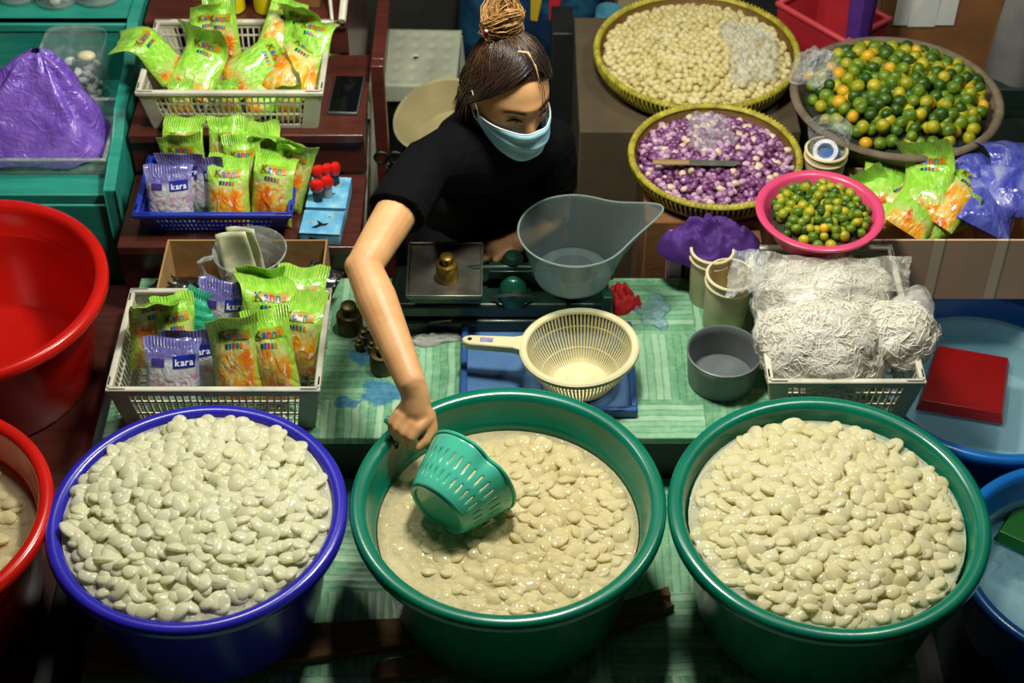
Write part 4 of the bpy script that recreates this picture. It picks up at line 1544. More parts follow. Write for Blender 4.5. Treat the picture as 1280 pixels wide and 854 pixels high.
def bag_fn(u, v):
    a = 2 * PI * u
    k = (1 - v) ** .8
    sx, sy = .190, .098
    se = 2 / 3.2
    x = sx * math.copysign(abs(math.cos(a)) ** se, math.cos(a))
    y = sy * math.copysign(abs(math.sin(a)) ** se, math.sin(a))
    f_ = 1 + .22 * (1 - k) * math.sin(a * 7 + 4 * v) + .10 * nz((x * 14, y * 14, v * 2), 1, 5)
    top = np.array([.052, .05])
    return np.array([x * (k * .95 + .05) * f_ + top[0] * v, y * (k * .9 + .1) * f_ + top[1] * v, .010 + .205 * v ** .9 + .012 * nz((x * 20, y * 20, v * 5), 1, 2) * (v < .97)])


o = MB().grid(bag_fn, 72, 40, wrap=True).build('purple_bag', PURP.mat, sharp=0)
o.location = (-1.082, 1.045, .683)
tag(o, 'purple plastic bag gathered to a peak, sitting in the frosted tray', 'bag')

t = thing('clear_container', 'tall clear plastic container of white sweets behind the purple bag', 'container', (-.985, 1.222, .68))
m = MB()
sq = lambda r, z: [(r * math.copysign(abs(math.cos(a)) ** .5, math.cos(a)), r * math.copysign(abs(math.sin(a)) ** .5, math.sin(a)), z) for a in np.linspace(0, 2 * PI, 40, endpoint=False)]
lev = [(.052, .0), (.055, .003), (.068, .150), (.071, .152), (.071, .157)]
m.add(sum([sq(r, z) for r, z in lev], []), [(j * 40 + i, j * 40 + (i + 1) % 40, (j + 1) * 40 + (i + 1) % 40, (j + 1) * 40 + i) for j in range(len(lev) - 1) for i in range(40)] + [tuple(range(40))[::-1]])
m.build('container_wall', film('container_film', (190, 205, 205), .32, .12, 20, .15), t)
rnd = random.Random(9)
m = MB()
for i in range(60):
    m.ball((rnd.uniform(-.04, .04), rnd.uniform(-.04, .04), .012 + .07 * rnd.random()), (.014, .011, .008), 8, 5, rotm(rnd.random(), rnd.random(), rnd.random() * 3))
o = m.build('white_sweets', plain('sugar_white', (206, 210, 206), .5, .15, 40), t)
o['kind'] = 'stuff'
MB().ball((.018, .02, .105), (.022, .016, .012), 14, 8).build('pale_cake', CREAM_P, t)

JARF = film('jar_glass', (205, 212, 210), .25, .06, 12, .1)


def jar(label, x, y, z, r, h, fill):
    t = thing('glass_jar', label, 'jar', (x, y, z), (0, 0, 0), 'jars on the turquoise stand')
    MB().lathe([(0, 0), (r * .92, 0), (r, .006), (r, h * .8), (r * .88, h * .9), (r * .88, h), (r * .84, h), (r * .84, h * .9), (r * .95, h * .8), (r * .95, .008), (0, .006)], 36).build('jar_glass', JARF, t)
    m = MB()
    rnd = random.Random(int(x * 1000))
    for i in range(40):
        a, q = rnd.uniform(0, 6.28), r * .75 * math.sqrt(rnd.random())
        m.ball((q * math.cos(a), q * math.sin(a), .015 + rnd.random() * h * .6), (.014, .012, .010), 8, 5, None, rnd.randrange(2))
    o = m.build('jar_contents', fill, t)
    o['kind'] = 'stuff'


PALEC = plain('pale_sweets', (200, 200, 188), .5, .15, 40)
REDC = plain('red_sweets', (170, 44, 36), .4, .15, 40)
GOLDC = plain('gold_foil', (190, 160, 80), .25, .2, 30, metal=.7)
jar('glass jar of pale sweets in clear wrappers on the top tier of the turquoise stand', A(62, 30, .835)[0], 1.40, .835, .052, .11, [PALEC, PALEC])
jar('round glass jar with red and pale sweets on the top tier of the turquoise stand', A(112, 30, .835)[0], 1.42, .835, .062, .10, [PALEC, REDC])
jar('glass jar with red and pale sweets next to the side board of the turquoise stand', A(152, 30, .835)[0] - .005, 1.44, .835, .036, .10, [REDC, PALEC])
jar('glass jar of pale blue sweets on the top tier of the turquoise stand', A(10, 30, .835)[0], 1.42, .835, .055, .11, [PALE_T, PALEC])
jar('squat glass jar with gold foil sweets beside the purple bag', A(2, 70, .68)[0], 1.245, .68, .048, .075, [GOLDC, PALEC])

# ================================================================== woven baskets on the right
WEAVE = NT('yellow_green_wicker')
co = WEAVE.coord('Object')
WEAVE.set(color=WEAVE.ramp(WEAVE.noise(co, 40, 3), [(.3, lin((128, 118, 26))), (.7, lin((190, 182, 62)))]), rough=.5)
WEAVE.bump(WEAVE.noise(co, 120, 2), .4, .004)
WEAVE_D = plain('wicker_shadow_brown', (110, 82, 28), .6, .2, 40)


def woven_basket(label, cx, cy, zrim, R, h):
    t = thing('woven_basket', label, 'basket', (cx, cy, zrim - h))
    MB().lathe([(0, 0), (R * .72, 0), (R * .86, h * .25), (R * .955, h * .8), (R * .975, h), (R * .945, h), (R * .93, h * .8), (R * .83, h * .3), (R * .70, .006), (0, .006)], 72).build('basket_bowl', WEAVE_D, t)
    MB().lathe([(R * .962 + .0075 * math.cos(a), h - .002 + .0065 * math.sin(a)) for a in np.linspace(0, 2 * PI, 11)], 96).build('rim_hoop', WEAVE.mat, t)
    MB().lathe([(R * .90 + .006 * math.cos(a), h * .32 + .005 * math.sin(a)) for a in np.linspace(0, 2 * PI, 9)], 96).build('lower_hoop', WEAVE.mat, t)
    m = MB()
    n = int(2 * PI * R / .0115)
    for i in range(n):
        a = 2 * PI * i / n
        pts = []
        for k, (rr, zz) in enumerate(((R * .948, h + .002), (R * .965, h + .006), (R * .985, h), (R * .978, h * .75), (R * .93, h * .38), (R * .88, h * .22))):
            a2 = a + .006 * k
            pts.append((rr * math.cos(a2), rr * math.sin(a2), zz))
        m.tube(pts, .0031, 5, caps=False)
    m.build('rim_binding', WEAVE.mat, t, sharp=0)
    return t


G_C = A(871, 62, .70)
S_C = A(894, 193, .72)
woven_basket('wide woven basket heaped with peeled garlic cloves', G_C[0], G_C[1], .70, .247, .065)
woven_basket('woven basket heaped with peeled purple shallots', S_C[0], S_C[1], .72, .190, .058)
LIM_C = A(1121, 118, .735)
t = thing('lime_basket', 'grey-brown round basket heaped with green and yellow limes', 'basket', (LIM_C[0], LIM_C[1], .735 - .11))
BURL = plain('grey_wicker', (112, 100, 80), .8, .2, 30, .5, 70)
RL = .238
MB().lathe([(0, 0), (RL * .72, 0), (RL * .76, .01), (RL * .98, .104), (RL * .955, .104), (RL * .74, .014), (0, .008)], 64).build('basket_bowl', BURL, t)
MB().lathe([(RL * .965 + .010 * math.cos(a), .104 + .008 * math.sin(a)) for a in np.linspace(0, 2 * PI, 11)], 64).build('rim', BURL, t)
# supports
tag(MB().box2((.285, .80, 0), (.62, 1.07, .662)).build('wooden_block', CARD_D, bevel=.004), 'brown box carrying the shallot basket', 'box')
tag(MB().box2((.155, 1.16, 0), (.665, 1.64, .635)).build('cardboard_carton', plain('dusty_cardboard', (84, 72, 50), .85, .15, 8, .2), bevel=.004), 'dusty brown carton carrying the garlic basket', 'box')
tag(MB().box2((.70, .995, .50), (1.05, 1.34, .625)).build('wooden_block', DARKW, bevel=.004), 'dark block under the lime basket', 'block')


def heap(name, cat, cx, cy, z0, R, d, dome_h, shapes, n_single, label, group, seed, rest_label, matfor, single_first=None, tilt=1.5, jit=.3, layers=1, under=None, sz=(.88, 1.1)):
    rnd = random.Random(seed)
    pts = []
    for L in range(layers):
        for (x, y) in hexpts(R * (1 - .10 * L), d * (1 + .18 * L), rnd, jit):
            q = (x * x + y * y) / R / R
            pts.append((x, y, z0 + dome_h * (1 - q) + L * d * .42 + rnd.uniform(-.1, .1) * d))
    pts.sort(key=lambda p: p[1] - 2.5 * (p[2] - z0))
    rest = [MB() for _ in shapes[0]['mats']]
    cache = {}
    for i, (x, y, z) in enumerate(pts):
        sh = rnd.choice(shapes)
        mk = matfor(rnd, x, y)
        e = Euler((rnd.gauss(0, tilt), rnd.gauss(0, tilt), rnd.uniform(0, 6.28)))
        s = rnd.uniform(*sz)
        if i < n_single:
            key = (shapes.index(sh), mk)
            if key not in cache:
                cache[key] = sh['mb'].mesh(name, sh['mats'][mk], 0)
            o = bpy.data.objects.new(name, cache[key])
            COL.objects.link(o)
            o.location = (cx + x, cy + y, z)
            o.rotation_euler = e
            o.scale = (s, s, s)
            tag(o, label(mk) if callable(label) else label, cat, group)
        else:
            rest[0].add(np.concatenate(sh['mb'].v) * s, sh['mb'].f, mk, np.array(e.to_matrix()), (x, y, z))
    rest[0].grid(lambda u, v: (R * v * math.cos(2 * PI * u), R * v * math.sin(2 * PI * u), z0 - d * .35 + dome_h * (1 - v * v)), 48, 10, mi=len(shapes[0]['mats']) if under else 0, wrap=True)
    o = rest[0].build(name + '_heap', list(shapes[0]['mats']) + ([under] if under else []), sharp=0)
    o.location = (cx, cy, 0)
    tag(o, rest_label, cat, None, 'stuff')


GAR = [fruit_mat('garlic_ivory', (214, 198, 128), (234, 222, 158), .45, .25), fruit_mat('garlic_pale', (222, 210, 150), (238, 228, 176), .45, .25)]


def clove(k):
    def fn(p):
        x, y, z = p
        s = 1 - .30 * max(-1, z / .0115) * .5
        return np.array([x * s, y * s + .002 * math.cos(z * 120 + k), z])
    return MB().ball((0, 0, 0), (.0092, .0085, .0115), 9, 7, None, 0, fn)


heap('garlic_clove', 'garlic', G_C[0], G_C[1], .682, .220, .0172, .034, [dict(mb=clove(0), mats=GAR), dict(mb=clove(2), mats=GAR)], 300, 'peeled ivory garlic clove in the near part of the wide woven basket',
     'garlic cloves in the basket', 21, 'peeled garlic cloves crowding the rest of the wide woven basket', lambda r, x, y: r.randrange(2))


def sh_mat(name, a, b):
    m = NT(name)
    k = m.noise(m.n('ShaderNodeNewGeometry').outputs['Position'], 75, 2)
    m.set(color=m.ramp(k, [(.3, lin(a)), (.58, lin(b)), (.76, lin((216, 190, 190)))]), rough=.42, coat=.1, coatr=.15)
    return m.mat


SHA = [sh_mat('shallot_violet', (92, 44, 96), (132, 78, 132)), sh_mat('shallot_plum', (70, 30, 66), (112, 52, 96)), sh_mat('shallot_pale', (150, 104, 146), (196, 160, 184)), sh_mat('shallot_cream', (190, 160, 140), (220, 200, 170))]


def shallot(k):
    return MB().ball((0, 0, 0), (.0085, .008, .0105), 9, 7, None, 0, lambda p: np.array([p[0] * (1 - .35 * p[2] / .0105 * .5), p[1] * (1 - .35 * p[2] / .0105 * .5), p[2] * 1.05]))


heap('shallot', 'shallot', S_C[0], S_C[1], .702, .169, .0155, .022, [dict(mb=shallot(0), mats=SHA)], 300,
     lambda mk: ('peeled violet shallot', 'dark plum shallot', 'pale lilac shallot', 'cream-coloured shallot')[mk] + ' in the near part of the woven basket',
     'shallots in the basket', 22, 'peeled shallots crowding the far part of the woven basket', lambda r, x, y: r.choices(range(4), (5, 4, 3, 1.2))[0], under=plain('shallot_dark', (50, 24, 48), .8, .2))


def lime_mat(name, a, b):
    m = NT(name)
    co = m.coord('Object')
    m.set(color=m.ramp(m.noise(co, 28, 2), [(.35, lin(a)), (.68, lin(b))]), rough=.34, spec=.5, sss=.05, ssss=.005)
    m.bump(m.noise(co, 420, 2), .25, .002)
    return m.mat


LIM = [lime_mat('lime_dark', (32, 66, 14), (70, 106, 28)), lime_mat('lime_green', (66, 104, 20), (124, 146, 36)), lime_mat('lime_turning', (128, 138, 24), (190, 176, 40)), lime_mat('lime_yellow', (206, 150, 20), (214, 180, 40))]


def lime(r):
    return MB().ball((0, 0, 0), (r, r, r * .93), 14, 10, None, 0, lambda p: p * (1 - .06 * math.exp(-((abs(p[2]) - r * .93) / (r * .25)) ** 2)))


LNAME = ('dark green lime', 'green lime', 'yellow-green lime', 'orange-yellow lime')
heap('lime', 'lime', LIM_C[0], LIM_C[1], .728, .205, .0305, .045, [dict(mb=lime(.0158), mats=LIM)], 400, lambda mk: LNAME[mk] + ' in the big grey-brown basket', 'limes in the big basket', 23,
     'bed under the limes in the big basket, coloured as the shade between them', lambda r, x, y: r.choices(range(4), (4, 6, 3.6, 1.9))[0], layers=2, jit=.22, under=plain('lime_shadow', (20, 34, 12), .8, .2))  # the bed is a dome painted dark for the shade between the limes

# pink bowl of small limes
PB = A(1025, 262, .770)
PINK = plain('hot_pink_plastic', (216, 74, 116), .28, .06, 10, coat=.2)
o = MB().lathe([(0, 0), (.090, 0), (.095, .004), (.119, .048), (.128, .052), (.1315, .055), (.1315, .060), (.128, .062), (.116, .0605), (.113, .056), (.090, .007), (0, .005)], 64).build('pink_bowl', PINK, sharp=50)
o.location = (PB[0], PB[1], .770 - .060)
tag(o, 'hot pink plastic bowl full of small limes', 'bowl')
heap('small_lime', 'lime', PB[0], PB[1] - .004, .762, .100, .0215, .020, [dict(mb=lime(.0112), mats=LIM)], 200, lambda mk: 'small ' + LNAME[mk] + ' in the pink bowl', 'small limes in the pink bowl', 24,
     'shade-coloured bed under the small limes in the pink bowl', lambda r, x, y: r.choices(range(4), (1.2, 5, 4.5, .6))[0], layers=2, jit=.2, under=plain('lime_shadow_small', (30, 42, 14), .8, .2))  # dark green dome stands in for shade down between the small limes

# knife and films on the baskets
kn = A(868, 205, .735)
t = thing('kitchen_knife', 'small knife with a wooden handle lying on the shallots', 'knife', (kn[0], kn[1], .7375), (0, R_(1), R_(-1)))
MB().tube([(-.090, 0, 0), (-.06, 0, 0), (-.03, 0, .001), (-.012, 0, .001)], [.0075, .009, .0085, .0075], 10, flat=.6).build('handle', wood('knife_handle_wood', (130, 100, 56), (176, 146, 90), .6), t)
MB().add([(-.014, -.009, 0), (.085, -.008, .0), (.104, .004, 0), (.09, .009, 0), (-.014, .009, 0), (-.014, -.009, .0015), (.085, -.008, .0012), (.104, .004, .001), (.09, .009, .002), (-.014, .009, .0025)],
         [(0, 4, 3, 2, 1), (5, 6, 7, 8, 9), (0, 1, 6, 5), (1, 2, 7, 6), (2, 3, 8, 7), (3, 4, 9, 8), (4, 0, 5, 9)]).build('blade', plain('dull_blade', (110, 112, 100), .4, .2, 40, metal=.4), t, smooth=False)
p = A(940, 58, .73)
crumple('plastic_bag', 'crumpled clear plastic bag lying over the garlic basket', 'bag', (p[0], p[1], .705), (.075, .118, .050), FILM_S, 12, 7, .35, n=48)
p = A(886, 158, .74)
crumple('plastic_bag', 'small crumpled clear plastic bag on the shallots', 'bag', (p[0], p[1], .722), (.056, .072, .030), film('thin_film', (225, 230, 230), .25, .1, 60, .9), 14, 7, .4, n=40)
p = A(1022, 82, .76)
crumple('plastic_bag', 'crumpled clear plastic bag between the garlic and the limes', 'bag', (p[0], p[1], .742), (.062, .070, .042), FILM_S, 17, 7, .4, n=40)
p = A(1037, 152, .73)
t = thing('clear_bag', 'clear plastic bag with a blue and white roll in the tan cup', 'bag', (.685, .968, .655))
MB().grid(lambda u, v: np.array([(.034 + .014 * v + .008 * nz((math.cos(6.28 * u), math.sin(6.28 * u), v * 2), 1.3, 4)) * math.cos(6.28318 * u), (.034 + .010 * v) * math.sin(6.28318 * u), .135 * v]), 36, 12, wrap=True).build('bag_film', FILM_S, t, sharp=0)
MB().lathe([(0, 0), (.026, 0), (.026, .055), (0, .055)], 24, rotm(.3, .1, 0), (0, 0, .02)).build('blue_roll', plain('blue_wrap', (44, 104, 176), .35, .1), t)
MB().lathe([(.018, 0), (.027, 0), (.027, .018), (.018, .018), (.018, 0)], 24, rotm(.5, -.2, 0), (-.004, -.012, .070)).build('white_ring', plain('white_tape', (222, 226, 232), .4, .05), t)

# ================================================================== background
# white dimpled stool
t = thing('plastic_stool', 'off-white plastic stool with a dimpled top and a drain hole, behind the seller', 'stool', (-.252, 1.735, 0), (0, 0, R_(-2)))
STL = plain('offwhite_plastic', (186, 192, 168), .35, .1, 10, coat=.2)
m = MB()


def stool_top(u, v):
    x, y = (u - .5) * .225, (v - .5) * .265
    z = .455
    gx, gy = (u * 5.2) % 1 - .5, (v * 5.2) % 1 - .5
    z -= .004 * math.exp(-(gx * gx + gy * gy) / .05)
    e = max(abs(u - .5), abs(v - .5)) * 2
    z -= .02 * max(0, e - .92) ** 1.5 * 8
    if (x - .0) ** 2 + (y - .0) ** 2 < .006 ** 2:
        z -= .02
    return np.array([x, y, z])


m.grid(stool_top, 60, 60)
m.build('seat', STL, t, sharp=0)
m = MB()
rim_loop(.225, .265, .452, .006, .05).build('apron', STL, t, bevel=.003)
for sx in (-1, 1):
    for sy in (-1, 1):
        m = MB().bar((sx * .098, sy * .118, .44), (sx * .125, sy * .145, 0), .034, .012).bar((sx * .098, sy * .118, .44), (sx * .125, sy * .145, 0), .012, .034)
        m.build('leg', STL, t, smooth=False)
MB().lathe([(0, 0), (.0065, 0)], 14, None, (-.002, .004, .4495)).build('drain_hole', INK_K, t)

# beige basin leaning behind her
p = A(560, 145, .50)
o = MB().lathe([(0, 0), (.075, 0), (.080, .004), (.112, .075), (.118, .078), (.118, .083), (.110, .082), (.076, .008), (0, .006)], 56).build('beige_basin', plain('beige_plastic', (172, 162, 118), .4, .1, 10), sharp=50)
o.location = (A(566, 160, .52)[0] - .012, 1.37, .465)
o.rotation_euler = (R_(12), R_(-14), 0)
tag(o, 'beige plastic basin tilted behind the seller', 'basin')
tag(MB().box2((-.27, 1.27, 0), (-.02, 1.54, .435)).build('wooden_box', plain('dark_brown_box', (44, 26, 20), .6, .2, 9), bevel=.004), 'dark brown wooden box under the beige basin', 'box')

# metal rods and bits along the end of the stepped shelf
rb = [((462, 215), (452, 300), .66), ((470, 30), (474, 60), .80)]
m = MB().tube([A(461, 150, .62), A(455, 300, .50)], .005, 8)
m.build('metal_rod', STEEL)
o = bpy.data.objects['metal_rod']
tag(o, 'thin metal rod leaning at the end of the stepped shelf', 'rod')
t = thing('hanging_scissors', 'dark metal shears hanging at the end of the stepped shelf', 'shears', (-.285, 1.06, .62))
MB().tube([(0, 0, .0), (.012, .0, -.03), (.006, 0, -.09)], .004, 6).tube([(.012, 0, 0), (.0, 0, -.03), (.010, 0, -.09)], .004, 6).build('blades', CHROME, t)
MB().lathe([(.014 + .004 * math.cos(a), .004 * math.sin(a)) for a in np.linspace(0, 6.283, 8)], 16, rotm(PI / 2, 0, 0), (-.010, 0, .016)).lathe([(.014 + .004 * math.cos(a), .004 * math.sin(a)) for a in np.linspace(0, 6.283, 8)], 16, rotm(PI / 2, 0, 0), (.022, 0, .016)).build('grips', BLACK_M, t)

tag(MB().box2((-.42, 2.15, 0), (-.06, 2.35, .62)).build('grey_cabinet', plain('olive_grey_paint', (46, 46, 38), .7, .2, 6), bevel=.005), 'dull olive-grey cabinet behind the white stool', 'cabinet')
# printed blue sack behind the seller
SACK = NT('printed_blue_sack')
co = SACK.coord('Object')
SACK.set(color=SACK.ramp(SACK.noise(co, 7, 3, .5, .5), [(.3, lin((8, 20, 44))), (.5, lin((12, 44, 78))), (.62, lin((26, 84, 108))), (.75, lin((10, 26, 54)))]), rough=.5)


def sack_fn(u, v):
    a = 2 * PI * u
    k = 1 - .25 * abs(2 * v - 1) ** 3
    return np.array([.205 * k * math.copysign(abs(math.cos(a)) ** .6, math.cos(a)), .12 * k * math.copysign(abs(math.sin(a)) ** .6, math.sin(a)), .62 * v + .015 * nz((math.cos(a), math.sin(a), v * 3), 2, 1)])


t = thing('printed_sack', 'blue printed sack with yellow and red marks standing behind the seller', 'sack', (.055, 2.02, 0))
MB().grid(sack_fn, 40, 20, wrap=True).build('sack_body', SACK.mat, t, sharp=0)
for (dx, rgb, lab) in ((.035, (196, 170, 40), 'yellow'), (.085, (196, 40, 44), 'red')):
    MB().grid(lambda u, v: np.array([dx - .04 + .035 * u * (1 - .5 * v), -.1235 + .003 * math.cos(u * 3), .56 - .10 * v]), 4, 6).build('printed_mark', plain('print_' + lab, rgb, .5, .05), t)
MB().grid(lambda u, v: np.array([.19 * math.cos(6.2832 * u) * v * .9, .10 * math.sin(6.2832 * u) * v, .618 + .02 * (1 - v)]), 30, 6, wrap=True).build('sack_top', SACK.mat, t, sharp=0)
o = MB().grid(lambda u, v: np.array([.05 * math.cos(6.2832 * u) * (1 - .3 * (v > .9)), .05 * math.sin(6.2832 * u) * (1 - .3 * (v > .9)), .62 * v]), 24, 12, wrap=True).build('blue_canister', plain('pale_cyan_card', (92, 164, 190), .5, .15, 12), sharp=30)
o.location = (.205, 1.70, 0)
o.rotation_euler = (0, R_(4), 0)
tag(o, 'pale cyan canister standing left of the garlic basket', 'canister')
tag(MB().box2((.10, 1.62, .0), (.155, 1.75, .60)).build('grey_post', plain('dull_grey', (34, 36, 34), .5, .2), bevel=.004), 'dull grey post beside the pale cyan canister', 'post')
tag(MB().box2((.275, 1.80, 0), (.345, 1.92, .66)).build('beige_pack', plain('pale_pack', (150, 140, 110), .7, .15, 12), bevel=.006), 'pale beige pack behind the garlic basket', 'pack')

# red crate of limes, purple cloth, cardboard with paper, at the far right
t = thing('red_crate', 'red plastic crate with dark limes behind the garlic basket', 'crate', (.79, 1.58, .50), (0, 0, R_(-50)))
RC_M = plain('rose_red_plastic', (186, 46, 56), .35, .1, 8)
m = MB()
for s in (-1, 1):
    m.add([(s * .10, -.068, 0), (s * .10, .068, 0), (s * .112, .08, .19), (s * .112, -.08, .19)], [(0, 1, 2, 3)])
    m.add([(-.10, s * .068, 0), (.10, s * .068, 0), (.112, s * .08, .19), (-.112, s * .08, .19)], [(0, 1, 2, 3)])
m.add([(-.10, -.068, .004), (.10, -.068, .004), (.10, .068, .004), (-.10, .068, .004)], [(0, 1, 2, 3)])
m.build('crate_body', RC_M, t, smooth=False)
rim_loop(.234, .17, .196, .012, .012).build('rim', plain('pink_red_rim', (206, 74, 80), .3, .05), t, bevel=.003)
tag(MB().box2((.675, 1.43, 0), (.895, 1.74, .498)).build('wooden_block', DARKW, bevel=.004), 'dark wooden block under the red crate', 'block')
rnd = random.Random(77)
lm = lime(.017).mesh('lime', LIM[0], 0)
k = 0
for i in range(4):
    for j in range(3):
        o = bpy.data.objects.new('lime', lm)
        COL.objects.link(o)
        a = R_(-50)
        x, y = -.068 + i * .045 + rnd.uniform(-.003, .003), -.044 + j * .044 + rnd.uniform(-.003, .003)
        o.location = (.79 + x * math.cos(a) - y * math.sin(a), 1.58 + x * math.sin(a) + y * math.cos(a), .50 + .0225)
        o.rotation_euler = (rnd.random() * 6, rnd.random() * 6, 0)
        s = rnd.uniform(1.05, 1.2)
        o.scale = (s, s, s)
        tag(o, 'dark green lime lying in the red crate', 'lime', 'limes in the red crate')
o = MB().grid(lambda u, v: np.array([.032 * math.cos(6.2832 * u) * (1 + .3 * math.sin(18 * u)) * (.6 + .4 * v), .03 * math.sin(6.2832 * u) * (1 + .3 * math.sin(13 * u)), .42 * v]), 48, 10, wrap=True).build('purple_bundle', CLOTH_P, sharp=0)
p = AY(1074, 46, 1.462)
o.location = (p[0], 1.462, .50)
tag(o, 'purple cloth bundle hanging between the red crate and the cardboard carton', 'cloth')
c0 = AY(1090, 85, 1.60)
c1 = AY(1236, 85, 1.60)
t = thing('cardboard_carton', 'large brown cardboard carton with white paper on it, behind the limes', 'box', ((c0[0] + c1[0]) / 2, 1.73, 0))
w = (c1[0] - c0[0]) / 2
MB().box2((-w, -.13, 0), (w, .14, .86)).build('carton_body', CARD_D, t, bevel=.004)
PAP = plain('white_paper', (214, 218, 212), .8, .05)
pz = AY(1115, 30, 1.6)[2]
for (xa, xb, zz) in ((1116, 1134, 31), (1134, 1168, 33), (1168, 1192, 31)):
    a_, b_ = AY(xa, zz, 1.598), AY(xb, zz, 1.598)
    x0, x1 = a_[0] - (c0[0] + c1[0]) / 2, b_[0] - (c0[0] + c1[0]) / 2
    MB().add([(x0, -.134, a_[2]), (x1, -.134, b_[2]), (x1 + .002, -.136 - .006 * (zz == 33), .858), (x0, -.134, .858)], [(0, 1, 2, 3)]).build('paper_sheet', PAP, t, smooth=False)
q0 = AY(1262, 80, 1.6)
crumple('grey_bag', 'pale grey bag slumped at the side of the large cardboard carton', 'bag', (q0[0] + .02, 1.62, .50), (.085, .10, .36), plain('pale_grey_bag', (120, 120, 116), .6, .15, 8), 31, 5, .3, n=36)
tag(MB().box2((q0[0] - .07, 1.52, 0), (q0[0] + .11, 1.74, .50)).build('wooden_block', DARKW, bevel=.004), 'dark block under the pale grey bag', 'block')
# pink hose end behind the scale pan
m = MB().tube([(.03, .80, .60), (.035, .82, .68), (.06, .83, .705), (.09, .83, .70), (.11, .82, .66), (.115, .81, .60)], .005, 8)
m.build('red_cable', plain('dark_red_rubber', (120, 36, 46), .4, .1))
o = bpy.data.objects['red_cable']
tag(o, 'loop of dark red cable behind the clear scale pan', 'cable')
# ================================================================== the seller
SKIN = NT('skin')
co = SKIN.coord('Object')
SKIN.set(color=SKIN.ramp(SKIN.noise(co, 18, 4), [(.3, lin((206, 152, 100))), (.7, lin((224, 174, 122)))]), rough=.45, sss=.18, sssr=(1, .45, .25), ssss=.012, spec=.4)
SKIN.bump(SKIN.noise(co, 260, 3), .08, .002)
SKIN = SKIN.mat
SHIRT = NT('black_cotton')
co = SHIRT.coord('Object')
SHIRT.set(color=lin((7, 8, 10)), rough=.9, spec=.12)
SHIRT.bump(SHIRT.math('ADD', SHIRT.noise(co, 16, 3, .5, 1.2), SHIRT.math('MULTIPLY', SHIRT.noise(co, 300, 2), .08)), .5, .02)
SHIRT = SHIRT.mat
TROUS = plain('charcoal_trousers', (26, 26, 32), .85, .15, 20)


def union(m, name, mat_, parent, voxel, smooth_it=4, factor=.5):
    o = m.build(name, mat_, None, sharp=0)
    r = o.modifiers.new('remesh', 'REMESH')
    r.mode = 'VOXEL'
    r.voxel_size = voxel
    r.use_smooth_shade = True
    s = o.modifiers.new('smooth', 'SMOOTH')
    s.iterations = smooth_it
    s.factor = factor
    dg = bpy.context.evaluated_depsgraph_get()
    me = bpy.data.meshes.new_from_object(o.evaluated_get(dg))
    old = o.data
    o.modifiers.clear()
    o.data = me
    me.name = name
    if not me.materials:
        me.materials.append(mat_)
    bpy.data.meshes.remove(old)
    o.parent = parent
    return o


def seg(a, b, t_):
    return np.array(a) * (1 - t_) + np.array(b) * t_


# joints (world coordinates)
HEADC = np.array([-.004, .740, 1.046])
S_R = np.array([-.170, .672, .915])
S_L = np.array([.072, .825, .850])
NECK0 = (S_R + S_L) / 2 + np.array([.0, .015, .020])
E_R = np.array([-.278, .405, .878])
W_R = np.array([-.183, .182, .796])
E_L = np.array([.092, .845, .650])
W_L = np.array([.015, .775, .630])
PELV = np.array([-.030, 1.08, .500])
grip = HANDLE_P[2]

# head frame
F_ = np.array([.47, -.85, -.20])
F_ /= np.linalg.norm(F_)
U_ = np.array([.06, -.10, 1.0])
U_ -= F_ * U_.dot(F_)
U_ /= np.linalg.norm(U_)
L_ = np.cross(F_, U_)          # her left = image right
L_ = np.cross(F_, U_) if np.cross(F_, U_)[0] > 0 else np.cross(U_, F_)
HR = np.column_stack([L_, F_, U_])


def head_deform(p):
    x, y, z = p
    if z < 0:
        k = min(1, -z / .112)
        x *= 1 - .30 * k ** 1.6
        if y < 0:
            y *= 1 - .45 * k
        else:
            y *= 1 - .06 * k
            y += .006 * k
    if y > 0:
        x *= 1.0
        y *= .95
        fr = max(0.0, min(1.0, y / .06))
        # nose
        zz = (z + .004) / -.036
        if 0 < zz < 1.35:
            h = zz if zz < 1 else max(0, 1 - (zz - 1) / .35)
            y += fr * .023 * h * math.exp(-(x / (.0085 + .005 * min(zz, 1))) ** 2)
        y -= fr * .0085 * (math.exp(-((abs(x) - .031) / .015) ** 2) * math.exp(-((z - .004) / .012) ** 2))
        y += fr * .0055 * math.exp(-((abs(x) - .031) / .0125) ** 2) * math.exp(-((z - .0005) / .0085) ** 2)     # closed lid over the eyeball
        y += fr * .0042 * math.exp(-((z - .023) / .009) ** 2) * math.exp(-(x / .05) ** 2)
        y += fr * .004 * math.exp(-((abs(x) - .042) / .018) ** 2) * math.exp(-((z + .028) / .02) ** 2)
        y += fr * .006 * math.exp(-(x / .022) ** 2) * math.exp(-((z + .068) / .010) ** 2)                       # lips
        y += fr * .006 * math.exp(-(x / .02) ** 2) * math.exp(-((z + .100) / .012) ** 2)
    return np.array([x, y, z])


HS_ = (.0715, .0925, .1130)


def on_head(x, z, lift=0.0):
    """front surface of the head at (x, z), head coordinates"""
    # invert the narrowing of x roughly
    k = min(1, max(0, -z) / .112)
    xs = x / (1 - .30 * k ** 1.6)
    q = 1 - (xs / HS_[0]) ** 2 - (z / HS_[2]) ** 2
    y = HS_[1] * math.sqrt(max(q, .0004))
    p = head_deform(np.array([xs, y, z]))
    n_ = np.array([xs / HS_[0] ** 2, y / HS_[1] ** 2, z / HS_[2] ** 2])
    return p + n_ / np.linalg.norm(n_) * lift


def hw(p):
    return HEADC + HR @ np.asarray(p)


root = thing('person', 'person in black t-shirt and blue face mask leaning forward, holding the turquoise scoop', 'person', (PELV[0], PELV[1], 0))
inv = np.array([PELV[0], PELV[1], 0])

